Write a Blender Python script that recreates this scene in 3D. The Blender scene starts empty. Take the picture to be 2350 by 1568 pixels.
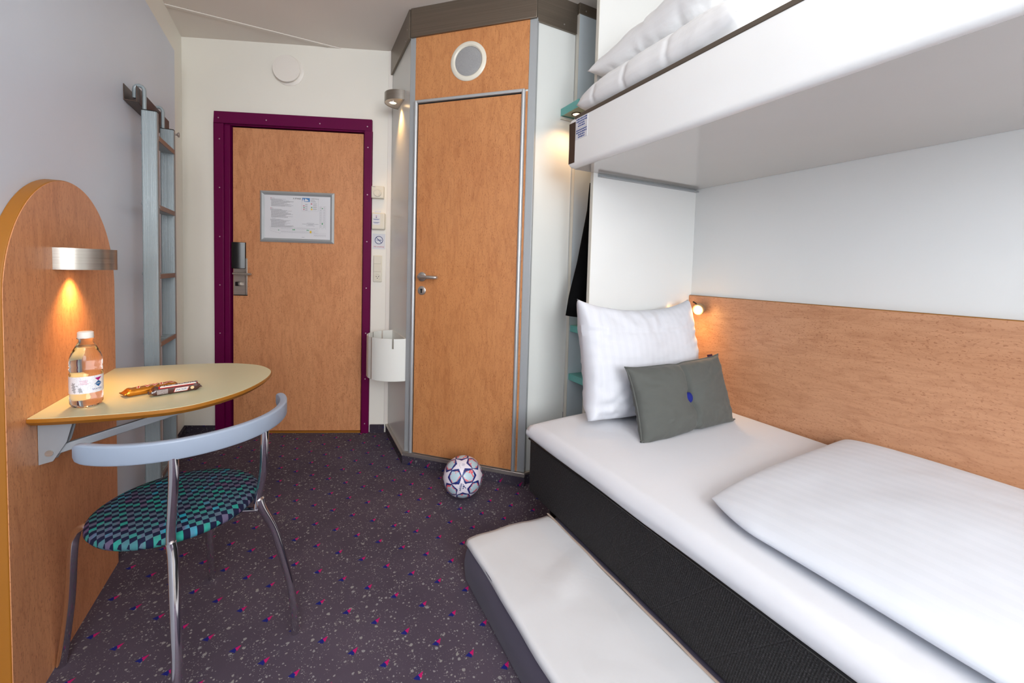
import bpy, bmesh, math, random
import numpy as np
from mathutils import Vector, Matrix, noise
from math import sin, cos, pi, radians, sqrt, atan2

SC = bpy.context.scene
COL = SC.collection
random.seed(4)

# ------------------------------------------------------------------ camera
cam = bpy.data.cameras.new('camera')
cam.sensor_width = 36.0
cam.sensor_fit = 'HORIZONTAL'
cam.lens = 950.0 / 2350.0 * 36.0
cam.shift_y = -(784.0 - 664.0) / 2350.0
cam.clip_start = 0.02
camo = bpy.data.objects.new('camera', cam)
COL.objects.link(camo)
def cam_axes():
    f, cx, cy = 950.0, 1175.0, 664.0
    vd = np.array([683.0, 606.9]); sl = 0.02825
    K = np.array([[f, 0, cx], [0, f, cy], [0, 0, 1]])
    l = np.array([-sl, 1, -(vd[1] - sl * vd[0])])
    n = K.T @ l; n /= np.linalg.norm(n)
    d = np.linalg.inv(K) @ [vd[0], vd[1], 1]; d /= np.linalg.norm(d)
    up = -n; x = np.cross(d, up); x /= np.linalg.norm(x)
    if x[0] < 0: x = -x
    R = np.array([x, d, up])
    return R @ [1, 0, 0], R @ [0, -1, 0], R @ [0, 0, -1]
r_, u_, b_ = cam_axes()
camo.matrix_world = Matrix(((r_[0], u_[0], b_[0], 0), (r_[1], u_[1], b_[1], 0), (r_[2], u_[2], b_[2], 1.15), (0, 0, 0, 1)))
SC.camera = camo

# ------------------------------------------------------------------ light and exposure
SC.view_settings.view_transform = 'Standard'
SC.view_settings.look = 'None'
SC.view_settings.exposure = 0.0
SC.view_settings.gamma = 1.0
SC.view_settings.use_curve_mapping = False
world = bpy.data.worlds.new('world'); SC.world = world
world.use_nodes = True
bg = world.node_tree.nodes['Background']
bg.inputs[0].default_value = (0.80, 0.90, 1.0, 1)
bg.inputs[1].default_value = 1.0

def area(name, loc, target, sx, sy, power, color):
    l = bpy.data.lights.new(name, 'AREA'); l.shape = 'RECTANGLE'; l.size = sx; l.size_y = sy
    l.energy = power; l.color = color
    o = bpy.data.objects.new(name, l); COL.objects.link(o); o.location = loc
    o.rotation_euler = (Vector(target) - Vector(loc)).to_track_quat('-Z', 'Y').to_euler()
    return o
def spot(name, loc, direction, power, color, size=70, blend=0.8, r=0.012):
    l = bpy.data.lights.new(name, 'SPOT'); l.energy = power; l.color = color
    l.spot_size = radians(size); l.spot_blend = blend; l.shadow_soft_size = r
    o = bpy.data.objects.new(name, l); COL.objects.link(o); o.location = loc
    o.rotation_euler = Vector(direction).to_track_quat('-Z', 'Y').to_euler()
    return o
WARM = (1.0, 0.55, 0.18)
area('window_daylight', (0.15, -2.36, 1.70), (0.45, 2.0, 1.15), 1.5, 1.35, 104, (0.93, 0.965, 1.0))
area('bounce_fill', (-0.05, -0.75, 1.55), (0.05, -0.95, 2.59), 0.5, 0.5, 40, (0.98, 0.98, 1.0))  # added fill aimed at the ceiling, evens out the window light

# ------------------------------------------------------------------ node helper
class NT:
    def __init__(s, name):
        s.m = bpy.data.materials.new(name); s.m.use_nodes = True
        s.t = s.m.node_tree; s.n = s.t.nodes; s.bsdf = s.n['Principled BSDF']
    def link(s, a, b): s.t.links.new(a, b)
    def new(s, t): return s.n.new(t)
    def put(s, sock, v):
        if hasattr(v, 'is_linked') or isinstance(v, bpy.types.NodeSocket): s.link(v, sock)
        else: sock.default_value = v
    def math(s, op, a, b=0.0, c=None, clamp=False):
        n = s.new('ShaderNodeMath'); n.operation = op; n.use_clamp = clamp
        s.put(n.inputs[0], a); s.put(n.inputs[1], b)
        if c is not None: s.put(n.inputs[2], c)
        return n.outputs[0]
    def mix(s, f, a, b):
        n = s.new('ShaderNodeMix'); n.data_type = 'RGBA'
        s.put(n.inputs[0], f); s.put(n.inputs[6], a); s.put(n.inputs[7], b)
        return n.outputs[2]
    def coord(s, which='Object', scale=(1, 1, 1), rot=(0, 0, 0)):
        tc = s.new('ShaderNodeTexCoord'); mp = s.new('ShaderNodeMapping')
        mp.inputs['Scale'].default_value = scale; mp.inputs['Rotation'].default_value = rot
        s.link(tc.outputs[which], mp.inputs[0]); return mp.outputs[0]
    def noise(s, vec, scale, detail=2.0, rough=0.5, dist=0.0, out='Fac'):
        n = s.new('ShaderNodeTexNoise'); s.link(vec, n.inputs['Vector'])
        n.inputs['Scale'].default_value = scale; n.inputs['Detail'].default_value = detail
        n.inputs['Roughness'].default_value = rough; n.inputs['Distortion'].default_value = dist
        return n.outputs[out if out != 'Fac' else 0]
    def voro(s, vec, scale, out='Distance', rnd=1.0):
        n = s.new('ShaderNodeTexVoronoi'); s.link(vec, n.inputs['Vector'])
        n.inputs['Scale'].default_value = scale; n.inputs['Randomness'].default_value = rnd
        return n.outputs[out]
    def ramp(s, f, lo, hi):
        n = s.new('ShaderNodeMapRange'); n.clamp = True
        s.put(n.inputs[0], f); n.inputs[1].default_value = lo; n.inputs[2].default_value = hi
        return n.outputs[0]
    def bump(s, h, strength=0.2, dist=0.01):
        b = s.new('ShaderNodeBump'); b.inputs['Strength'].default_value = strength
        b.inputs['Distance'].default_value = dist
        s.link(h, b.inputs['Height']); s.link(b.outputs[0], s.bsdf.inputs['Normal'])

def lin(c):
    return tuple([(x / 12.92 if x <= 0.04045 else ((x + 0.055) / 1.055) ** 2.4) for x in [v / 255.0 for v in c]]) + (1.0,)

def simple(name, rgb, rough=0.5, metal=0.0, spec=0.5, bump=None, coat=0.0, emit=None, estr=0.0):
    t = NT(name); b = t.bsdf
    b.inputs['Base Color'].default_value = lin(rgb)
    b.inputs['Roughness'].default_value = rough; b.inputs['Metallic'].default_value = metal
    b.inputs['Specular IOR Level'].default_value = spec
    b.inputs['Coat Weight'].default_value = coat; b.inputs['Coat Roughness'].default_value = 0.08
    v = t.coord()
    nz = t.noise(v, 1.7, 2)
    c = t.mix(t.ramp(nz, 0.3, 0.7), lin([x * 0.985 for x in rgb]), lin([min(255, x * 1.008) for x in rgb]))
    t.link(c, b.inputs['Base Color'])
    if bump:
        t.bump(t.noise(v, bump[0], 3), bump[1], 0.002)
    if emit:
        b.inputs['Emission Color'].default_value = emit + (1,); b.inputs['Emission Strength'].default_value = estr
    return t.m

def veneer(name, c1, c2, cf, axis='z', rough=0.35, fl=0.62, FLK=0.42):
    t = NT(name)
    st = {'z': (1, 1, 0.28), 'y': (1, 0.28, 1)}[axis]
    v = t.coord('Object', st)
    big = t.noise(v, 3.0, 3, 0.6, 0.4)
    mid = t.noise(v, 26.0, 4, 0.6, 1.2)
    col = t.mix(t.ramp(big, 0.3, 0.7), lin(c1), lin(c2))
    col = t.mix(t.math('MULTIPLY', t.ramp(mid, 0.45, 0.75), 0.35), col, lin(cf))
    st2 = {'z': (1, 1, 0.42), 'y': (1, 0.5, 1)}[axis]
    v2 = t.coord('Object', st2)
    fn = t.noise(v2, 230.0 if axis == 'z' else 205.0, 2.5, 0.55, 0.6)
    flecks = t.ramp(fn, fl, fl + 0.08)
    dens = t.ramp(t.noise(v, 7.0, 2), 0.25, 0.6)
    flecks = t.math('MULTIPLY', flecks, t.math('ADD', t.math('MULTIPLY', dens, 0.6), 0.35))
    col = t.mix(t.math('MULTIPLY', flecks, FLK * 1.35), col, lin(cf))
    wv = t.new('ShaderNodeTexWave'); t.link(t.coord('Object', {'z': (1, 1, 0.12), 'y': (1, 0.12, 1)}[axis]), wv.inputs[0])
    wv.wave_type = 'BANDS'; wv.bands_direction = 'DIAGONAL'
    wv.inputs['Scale'].default_value = 22; wv.inputs['Distortion'].default_value = 14; wv.inputs['Detail'].default_value = 3
    wv.inputs['Detail Scale'].default_value = 1.2
    col = t.mix(t.math('MULTIPLY', t.ramp(wv.outputs[1], 0.75, 1.0), 0.14), col, lin(cf))
    t.link(col, t.bsdf.inputs['Base Color'])
    t.bsdf.inputs['Roughness'].default_value = rough
    return t.m

def brushed(name, rgb, rough=0.32, metal=1.0, sc=(4, 4, 400)):
    t = NT(name)
    v = t.coord('Object', sc)
    n = t.noise(v, 1.0, 3)
    t.link(t.mix(t.ramp(n, 0.3, 0.7), lin([x * 0.9 for x in rgb]), lin(rgb)), t.bsdf.inputs['Base Color'])
    t.bsdf.inputs['Metallic'].default_value = metal
    t.link(t.math('ADD', t.math('MULTIPLY', n, 0.15), rough - 0.07), t.bsdf.inputs['Roughness'])
    return t.m

def linen(name, rgb, stripes=None, rough=0.85, wr=0.25, scale=9.0, sdir=None):
    t = NT(name)
    v = t.coord('Object')
    w = t.noise(v, scale, 3, 0.55, 0.6)
    f = t.noise(v, 900.0, 1)
    h = t.math('ADD', w, t.math('MULTIPLY', f, 0.02))
    t.bump(h, wr, 0.02)
    if stripes:
        sep = t.new('ShaderNodeSeparateXYZ'); t.link(t.coord('Object', (1, 1, 1), sdir or (0, 0, 0)), sep.inputs[0])
        s_ = t.math('SINE', t.math('MULTIPLY', sep.outputs[stripes[0]], 2 * pi / stripes[1]))
        m_ = t.ramp(s_, -0.15, 0.15)
        t.link(t.mix(m_, lin([x * 0.991 for x in rgb]), lin(rgb)), t.bsdf.inputs['Base Color'])
        t.link(t.math('SUBTRACT', rough, t.math('MULTIPLY', m_, 0.15)), t.bsdf.inputs['Roughness'])
    else:
        t.bsdf.inputs['Base Color'].default_value = lin(rgb)
        t.bsdf.inputs['Roughness'].default_value = rough
    t.bsdf.inputs['Sheen Weight'].default_value = 0.1
    return t.m

def tri_mask(t, p, q, tri, soft=0.0012):
    """1 inside the triangle (counter clockwise), p and q are sockets"""
    out = None
    for k in range(3):
        (x0, y0), (x1, y1) = tri[k], tri[(k + 1) % 3]
        L = sqrt((x1 - x0) ** 2 + (y1 - y0) ** 2)
        nx, ny = -(y1 - y0) / L, (x1 - x0) / L
        d = t.math('ADD', t.math('MULTIPLY', p, nx), t.math('MULTIPLY', q, ny))
        d = t.math('SUBTRACT', d, nx * x0 + ny * y0)
        out = d if out is None else t.math('MINIMUM', out, d)
    return t.ramp(out, -soft * 0.5, soft * 0.5)

def carpet_material(name, vertical=False, dark=1.0):
    t = NT(name)
    v = t.coord('Object')
    sep = t.new('ShaderNodeSeparateXYZ'); t.link(v, sep.inputs[0])
    x, y = sep.outputs[0], sep.outputs[1]
    if vertical:
        y = t.math('ADD', y, sep.outputs[2])
    wob = t.noise(v, 240.0, 2)
    # base pile
    big = t.noise(v, 2.2, 3)
    grain = t.noise(v, 900.0, 2)
    base = t.mix(t.ramp(big, 0.3, 0.7), lin((80, 70, 84)), lin((96, 85, 99)))
    base = t.mix(t.ramp(grain, 0.2, 0.8), t.mix(0.35, base, (0.01, 0.008, 0.014, 1)), base)
    # pale flecks of several sizes
    wv = t.new('ShaderNodeVectorMath'); wv.operation = 'ADD'
    nn = t.new('ShaderNodeTexNoise'); t.link(v, nn.inputs['Vector']); nn.inputs['Scale'].default_value = 130
    sc_ = t.new('ShaderNodeVectorMath'); sc_.operation = 'SCALE'; t.link(nn.outputs[1], sc_.inputs[0]); sc_.inputs['Scale'].default_value = 0.008
    t.link(v, wv.inputs[0]); t.link(sc_.outputs[0], wv.inputs[1])
    vv = wv.outputs[0]
    def flecks(scale, lo, dens, seed):
        n = t.new('ShaderNodeTexVoronoi'); n.inputs['Scale'].default_value = scale
        mp = t.new('ShaderNodeMapping'); mp.inputs['Location'].default_value = (seed, seed * 2, 0); t.link(vv, mp.inputs[0])
        t.link(mp.outputs[0], n.inputs['Vector'])
        sz = t.new('ShaderNodeSeparateColor'); t.link(n.outputs['Color'], sz.inputs[0])
        rad = t.math('MULTIPLY', t.math('SUBTRACT', sz.outputs[0], dens), lo / (1 - dens))
        return t.ramp(t.math('SUBTRACT', rad, n.outputs['Distance']), -0.03, 0.03)
    m1 = flecks(60.0, 0.36, 0.70, 0.3)
    m2 = flecks(125.0, 0.42, 0.62, 1.7)
    m3 = flecks(250.0, 0.46, 0.60, 5.1)
    dmask = t.ramp(t.noise(v, 14.0, 2), 0.42, 0.6)
    m3 = t.math('MULTIPLY', m3, dmask)
    fm = t.math('MAXIMUM', t.math('MAXIMUM', m1, m2), m3)
    fc = t.mix(t.noise(v, 30.0, 2), lin((176, 180, 188)), lin((186, 184, 164)))
    col = t.mix(t.math('MULTIPLY', fm, 0.52), base, fc)
    # woven motifs on their lattice
    j = t.math('ROUND', t.math('DIVIDE', t.math('ADD', x, 0.002), 0.078))
    lx = t.math('SUBTRACT', t.math('ADD', x, 0.002), t.math('MULTIPLY', j, 0.078))
    yy = t.math('ADD', t.math('SUBTRACT', y, 1.900), t.math('MULTIPLY', j, 0.0796))
    ly = t.math('SUBTRACT', t.math('MODULO', t.math('ADD', yy, 0.0803 + 16.05), 0.1605), 0.0803)
    wb = t.math('MULTIPLY', t.math('SUBTRACT', wob, 0.5), 0.004)
    lx = t.math('ADD', lx, wb); ly = t.math('ADD', ly, wb)
    p = t.math('ADD', t.math('MULTIPLY', lx, 0.888), t.math('MULTIPLY', ly, -0.459))
    q = t.math('ADD', t.math('MULTIPLY', lx, 0.459), t.math('MULTIPLY', ly, 0.888))
    blue = tri_mask(t, p, q, [(-0.0145, -0.012), (0.006, -0.0155), (0.0005, 0.0075)])
    red = tri_mask(t, p, q, [(0.0085, -0.0095), (0.0085, 0.0115), (-0.0035, 0.0)])
    col = t.mix(blue, col, lin((28, 36, 118)))
    col = t.mix(red, col, lin((190, 24, 104)))
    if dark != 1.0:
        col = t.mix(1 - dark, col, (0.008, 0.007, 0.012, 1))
    t.link(col, t.bsdf.inputs['Base Color'])
    t.bsdf.inputs['Roughness'].default_value = 0.95
    t.bsdf.inputs['Specular IOR Level'].default_value = 0.2
    t.bump(grain, 0.35, 0.004)
    return t.m

def seat_material():
    t = NT('seat fabric')
    v = t.coord('Object')
    sep = t.new('ShaderNodeSeparateXYZ'); t.link(v, sep.inputs[0])
    x, y = sep.outputs[0], sep.outputs[1]
    s = 0.0143
    a = t.math('DIVIDE', t.math('ADD', t.math('MULTIPLY', x, 0.953), t.math('MULTIPLY', y, 0.303)), s)
    b = t.math('DIVIDE', t.math('SUBTRACT', t.math('MULTIPLY', x, 0.303), t.math('MULTIPLY', y, 0.953)), s)
    ia, ib = t.math('FLOOR', a), t.math('FLOOR', b)
    chk = t.math('ABSOLUTE', t.math('MODULO', t.math('ADD', ia, ib), 2.0))
    cmb = t.new('ShaderNodeCombineXYZ'); t.link(ia, cmb.inputs[0]); t.link(ib, cmb.inputs[1])
    wn = t.new('ShaderNodeTexWhiteNoise'); wn.noise_dimensions = '2D'; t.link(cmb.outputs[0], wn.inputs[0])
    st = t.noise(t.coord('Object', (30, 12, 1), (0, 0, 0.6)), 1.0, 2)
    k = t.math('ADD', t.math('MULTIPLY', wn.outputs[0], 0.55), t.math('MULTIPLY', st, 0.6))
    cr = t.new('ShaderNodeValToRGB'); t.link(k, cr.inputs[0])
    e = cr.color_ramp.elements
    e[0].position = 0.25; e[0].color = lin((96, 72, 104)); e[1].position = 0.9; e[1].color = lin((40, 150, 170))
    for pos, c in ((0.42, (84, 98, 114)), (0.55, (66, 112, 120)), (0.66, (34, 142, 126)), (0.78, (92, 90, 118))):
        q = cr.color_ramp.elements.new(pos); q.color = lin(c)
    col = t.mix(t.ramp(chk, 0.4, 0.6), lin((22, 24, 50)), cr.outputs[0])
    t.link(col, t.bsdf.inputs['Base Color']); t.bsdf.inputs['Roughness'].default_value = 0.9
    t.bsdf.inputs['Specular IOR Level'].default_value = 0.2
    t.bump(t.noise(v, 1400.0, 1), 0.25, 0.002)
    return t.m

def box_fabric():
    t = NT('black ribbed fabric')
    v = t.coord('Object', (1, 1, 1))
    sep = t.new('ShaderNodeSeparateXYZ'); t.link(v, sep.inputs[0])
    yz = t.math('ADD', t.math('MULTIPLY', sep.outputs[1], 1.0), t.math('MULTIPLY', sep.outputs[2], 0.25))
    w1 = t.math('SINE', t.math('MULTIPLY', yz, 1100.0))
    n = t.noise(t.coord('Object', (220, 220, 420)), 1.0, 2)
    h = t.math('ADD', t.math('MULTIPLY', w1, 0.3), n)
    # quilting lines
    def line(ax, az, per):
        q = t.math('ADD', t.math('MULTIPLY', sep.outputs[1], ax), t.math('MULTIPLY', sep.outputs[2], az))
        f = t.math('ABSOLUTE', t.math('SUBTRACT', t.math('FRACT', t.math('DIVIDE', q, per)), 0.5))
        return t.math('SUBTRACT', 1.0, t.ramp(f, 0.0, 0.02))
    ql = t.math('MAXIMUM', line(1.0, 0.9, 0.17), line(0.35, -1.0, 0.19))
    h2 = t.math('SUBTRACT', h, t.math('MULTIPLY', ql, 0.6))
    c = t.mix(t.ramp(n, 0.5, 0.78), lin((11, 10, 12)), lin((66, 62, 66)))
    c = t.mix(t.math('MULTIPLY', ql, 0.12), c, lin((48, 46, 50)))
    t.link(c, t.bsdf.inputs['Base Color'])
    t.bsdf.inputs['Roughness'].default_value = 0.8
    t.bump(h2, 0.5, 0.004)
    return t.m

MAT = {}
def mats():
    M = MAT
    M['white_wall'] = simple('warm white wall paint', (240, 236, 226), 0.55)
    M['ceiling'] = simple('ceiling paint', (230, 222, 213), 0.7)
    M['blue_wall'] = simple('pale blue grey laminate', (212, 222, 236), 0.38)
    M['laminate'] = simple('white laminate', (224, 224, 221), 0.25)
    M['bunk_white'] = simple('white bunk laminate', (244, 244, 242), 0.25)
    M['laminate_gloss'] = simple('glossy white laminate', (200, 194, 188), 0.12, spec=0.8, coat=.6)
    M['cool_laminate'] = simple('pod wall laminate', (220, 222, 218), 0.28)
    M['greyblue'] = simple('grey blue laminate', (212, 222, 226), 0.3)
    M['cream_edge'] = simple('cream edge band', (214, 210, 198), 0.4)
    M['purple'] = simple('purple gloss paint', (100, 0, 64), 0.42, spec=.25)
    M['veneer'] = veneer('birdseye veneer', (208, 143, 99), (219, 156, 110), (150, 84, 46), fl=0.565)
    M['veneer_pod'] = veneer('birdseye veneer pod', (194, 129, 80), (205, 142, 90), (140, 76, 38), fl=0.57)
    M['veneer_hb'] = veneer('birdseye veneer horizontal', (190, 138, 102), (202, 151, 115), (134, 78, 46), 'y', fl=0.575)
    M['amber'] = simple('amber varnished edge', (158, 100, 26), 0.45)
    M['hb_edge'] = simple('dark amber edge', (150, 98, 28), 0.45)
    M['desk_lam'] = simple('pale green laminate', (206, 203, 168), 0.35)
    M['alu'] = brushed('aluminium', (176, 180, 184), 0.34)
    M['alu_grey'] = simple('satin aluminium profile', (170, 174, 176), 0.45, metal=0.3)
    M['alu_light'] = simple('bright aluminium profile', (196, 200, 203), 0.35, metal=0.6)
    M['steel'] = brushed('brushed steel', (196, 188, 180), 0.36, metal=.8)
    M['lamp_steel'] = brushed('lamp steel', (168, 162, 154), 0.30, metal=.95)
    M['cornice'] = brushed('brushed steel cornice', (134, 123, 110), 0.38, metal=.8, sc=(2, 2, 260))
    M['chrome'] = simple('chrome', (225, 222, 224), 0.07, metal=1.0)
    M['blue_lacquer'] = simple('grey blue lacquered wood', (152, 164, 182), 0.42)
    M['ladder'] = simple('ladder aluminium lacquer', (142, 152, 156), 0.34, metal=0.1)
    M['rib'] = simple('ladder rib', (158, 168, 172), 0.25, metal=0.2)  # lighter than the rails, paints in the highlights along the ribs
    M['rung'] = simple('ladder rung edge', (140, 128, 122), 0.35, metal=0.5)
    M['brown'] = simple('dark brown metal', (72, 55, 46), 0.35, metal=0.3)
    M['brown2'] = simple('brown strip', (88, 78, 68), 0.4)
    M['grey_metal'] = simple('silver painted metal', (150, 154, 160), 0.45, metal=0.3)
    M['black'] = simple('black plastic', (10, 10, 11), 0.3)
    M['blackcloth'] = simple('black cloth', (9, 9, 10), 0.95, spec=0.1)
    M['cream_plastic'] = simple('cream plastic', (226, 220, 204), 0.35)
    M['white_plastic'] = simple('white plastic', (238, 232, 224), 0.4)
    M['bin'] = simple('white bin plastic', (226, 226, 220), 0.4)
    M['teal'] = simple('teal lacquer', (98, 172, 165), 0.35)
    M['teal_under'] = simple('shelf underside', (150, 160, 140), 0.5)
    M['linen'] = linen('white linen', (221, 222, 227), wr=0.10, scale=7)
    M['linen_stripe'] = linen('striped satin linen', (214, 215, 221), stripes=(0, 0.035), wr=0.10, scale=6)
    M['linen_duvet'] = linen('striped duvet satin', (218, 222, 230), stripes=(0, 0.045), wr=0.08, scale=4)
    M['linen_warm'] = linen('white bunk linen', (234, 234, 234), stripes=(2, 0.035), wr=0.15, scale=10)
    M['grey_fabric'] = linen('grey cushion fabric', (84, 86, 82), wr=0.12, scale=10)
    M['blue_felt'] = simple('blue felt', (12, 26, 118), 0.9)
    M['violet_fabric'] = linen('grey violet mattress fabric', (76, 70, 88), wr=0.08, scale=6)
    M['sheet'] = linen('thin cotton sheet', (214, 215, 218), wr=0.12, scale=7)
    M['hem'] = simple('beige hem', (176, 156, 142), 0.8)
    M['box_fabric'] = box_fabric()
    M['seat'] = seat_material()
    M['carpet'] = carpet_material('carpet')
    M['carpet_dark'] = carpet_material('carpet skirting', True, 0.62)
    M['paper'] = simple('white paper', (222, 222, 226), 0.5)
    M['ink'] = simple('grey ink', (136, 136, 142), 0.6)
    M['ink_pale'] = simple('pale ink', (166, 166, 172), 0.6)
    M['ink_dark'] = simple('dark ink', (44, 44, 48), 0.6)
    M['ink_navy'] = simple('navy ink', (26, 48, 110), 0.5)
    M['ink_blue'] = simple('blue ink', (58, 84, 150), 0.6)
    M['ink_red'] = simple('red ink', (190, 60, 90), 0.6)
    M['ink_green'] = simple('green ink', (50, 150, 90), 0.6)
    M['ink_yellow'] = simple('yellow ink', (228, 190, 40), 0.6)
    M['sky_print'] = simple('blue print', (70, 130, 190), 0.6)
    M['speaker'] = simple('speaker mesh', (142, 142, 142), 0.5, metal=0.2)
    M['bulb'] = simple('lit halogen bulb', (255, 240, 210), 0.4, emit=(1.0, 0.66, 0.32), estr=9)
    M['dark'] = simple('dark gap', (16, 13, 12), 0.8)
    M['screw'] = simple('pale screw', (196, 170, 180), 0.3, metal=0.4)
    g = NT('clear plastic'); g.bsdf.inputs['Transmission Weight'].default_value = 1.0
    g.bsdf.inputs['Roughness'].default_value = 0.02; g.bsdf.inputs['IOR'].default_value = 1.12
    g.bsdf.inputs['Base Color'].default_value = (0.96, 0.98, 0.99, 1); MAT['pet'] = g.m
    g = NT('water'); g.bsdf.inputs['Transmission Weight'].default_value = 1.0
    g.bsdf.inputs['Roughness'].default_value = 0.0; g.bsdf.inputs['IOR'].default_value = 1.33
    g.bsdf.inputs['Base Color'].default_value = (0.97, 0.99, 1, 1); MAT['water'] = g.m
mats()

# ------------------------------------------------------------------ mesh helpers
class MB:
    def __init__(s): s.v = []; s.f = []
    def add(s, vs, fs):
        o = len(s.v); s.v += [tuple(p) for p in vs]; s.f += [tuple(i + o for i in q) for q in fs]; return s
    def box(s, x0, x1, y0, y1, z0, z1, fr=None):
        vs = [(x, y, z) for z in (z0, z1) for y in (y0, y1) for x in (x0, x1)]
        if fr: vs = [fr(*p) for p in vs]
        return s.add(vs, [(0, 2, 3, 1), (4, 5, 7, 6), (0, 1, 5, 4), (2, 6, 7, 3), (0, 4, 6, 2), (1, 3, 7, 5)])
    def quad(s, a, b, c, d): return s.add([a, b, c, d], [(0, 1, 2, 3)])
    def prism(s, poly, z0, z1, fr=None):
        n = len(poly); vs = [(p[0], p[1], z0) for p in poly] + [(p[0], p[1], z1) for p in poly]
        if fr: vs = [fr(*p) for p in vs]
        fs = [tuple(range(n - 1, -1, -1)), tuple(range(n, 2 * n))] + [(i, (i + 1) % n, (i + 1) % n + n, i + n) for i in range(n)]
        return s.add(vs, fs)
    def tube(s, path, r, seg=12, rr=None, cap=True, squash=None):
        P = [Vector(p) for p in path]; n = len(P); vs = []; fs = []
        t0 = (P[1] - P[0]).normalized()
        up = Vector((0, 0, 1)) if abs(t0.z) < 0.9 else Vector((1, 0, 0))
        a = t0.cross(up).normalized()
        for i, p in enumerate(P):
            t = (P[min(i + 1, n - 1)] - P[max(i - 1, 0)]).normalized()
            a = (a - t * a.dot(t)).normalized(); b = t.cross(a)
            q = rr[i] if rr else r
            for k in range(seg):
                w = 2 * pi * k / seg
                vs.append(p + a * (cos(w) * q) + b * (sin(w) * q * (squash or 1)))
        for i in range(n - 1):
            for k in range(seg):
                k2 = (k + 1) % seg
                fs.append((i * seg + k, i * seg + k2, (i + 1) * seg + k2, (i + 1) * seg + k))
        if cap:
            fs.append(tuple(range(seg - 1, -1, -1))); fs.append(tuple((n - 1) * seg + k for k in range(seg)))
        return s.add(vs, fs)
    def lathe(s, prof, c=(0, 0, 0), seg=32, axis=None, cap=True):
        """prof: (r, h) list; axis: unit vector for h"""
        ax = Vector(axis or (0, 0, 1)).normalized()
        u = ax.orthogonal().normalized(); w = ax.cross(u); c = Vector(c)
        vs = []; fs = []; n = len(prof)
        for r, h in prof:
            for k in range(seg):
                a = 2 * pi * k / seg
                vs.append(c + ax * h + u * (cos(a) * r) + w * (sin(a) * r))
        for i in range(n - 1):
            for k in range(seg):
                k2 = (k + 1) % seg
                fs.append((i * seg + k, i * seg + k2, (i + 1) * seg + k2, (i + 1) * seg + k))
        if cap:
            fs.append(tuple(range(seg - 1, -1, -1))); fs.append(tuple((n - 1) * seg + k for k in range(seg)))
        return s.add(vs, fs)
    def grid(s, fn, nu, nv, closeu=False):
        vs = [fn(i / (nu - (0 if closeu else 1)), j / (nv - 1)) for j in range(nv) for i in range(nu)]
        fs = []
        for j in range(nv - 1):
            for i in range(nu if closeu else nu - 1):
                i2 = (i + 1) % nu
                fs.append((j * nu + i, j * nu + i2, (j + 1) * nu + i2, (j + 1) * nu + i))
        return s.add(vs, fs)

STUFF = {'print_lines', 'floor_plan_print', 'room_number_print', 'red_symbol_print', 'green_symbol_print', 'yellow_room_print', 'legend_frame_print', 'sticker_print', 'dial_marks', 'socket_holes', 'label_map_print', 'stripes_print', 'emblem_print', 'small_print', 'tread', 'rib', 'sheet_crease', 'logo_wave_print', 'symbol_print'}
def wpos(o):
    p = Vector(o.location)
    while o.parent: o = o.parent; p += Vector(o.location)
    return p

def build(name, mb, mat, parent=None, bevel=0.0, smooth=True, loc=None, angle=40, seg=2, subsurf=0, recalc=True):
    me = bpy.data.meshes.new(name)
    if parent is not None: base = wpos(parent)
    else:
        if loc is None:
            a = np.array(mb.v); lo, hi = a.min(0), a.max(0)
            loc = ((lo[0] + hi[0]) / 2, (lo[1] + hi[1]) / 2, lo[2])
        base = Vector(loc)
    me.from_pydata([tuple(Vector(p) - base) for p in mb.v], [], mb.f)
    me.validate(); me.update()
    if recalc:
        bm = bmesh.new(); bm.from_mesh(me); bmesh.ops.remove_doubles(bm, verts=bm.verts, dist=1e-6)
        bmesh.ops.recalc_face_normals(bm, faces=bm.faces); bm.to_mesh(me); bm.free()
    o = bpy.data.objects.new(name, me); COL.objects.link(o)
    for m in (mat if isinstance(mat, (list, tuple)) else [mat]): me.materials.append(m)
    if smooth:
        me.polygons.foreach_set('use_smooth', [True] * len(me.polygons))
        me.set_sharp_from_angle(angle=radians(angle))
    if bevel:
        b = o.modifiers.new('bevel', 'BEVEL'); b.width = bevel; b.segments = seg; b.limit_method = 'ANGLE'
        b.angle_limit = radians(35); b.harden_normals = False
    if subsurf:
        b = o.modifiers.new('sub', 'SUBSURF'); b.levels = subsurf; b.render_levels = subsurf
    if parent is not None: o.parent = parent
    else: o.location = base
    if name in STUFF: o['kind'] = 'stuff'
    return o

def tag(o, label, cat, group=None):
    o['label'] = label; o['category'] = cat
    if group: o['group'] = group
    return o
def thing(name, label, cat, loc, group=None):
    o = bpy.data.objects.new(name, None); o.empty_display_size = 0.05; COL.objects.link(o); o.location = loc
    return tag(o, label, cat, group)
def structure(o): o['kind'] = 'structure'; return o
def sroot(name, loc):
    o = bpy.data.objects.new(name, None); o.empty_display_size = 0.05; COL.objects.link(o); o.location = loc
    return structure(o)

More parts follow.
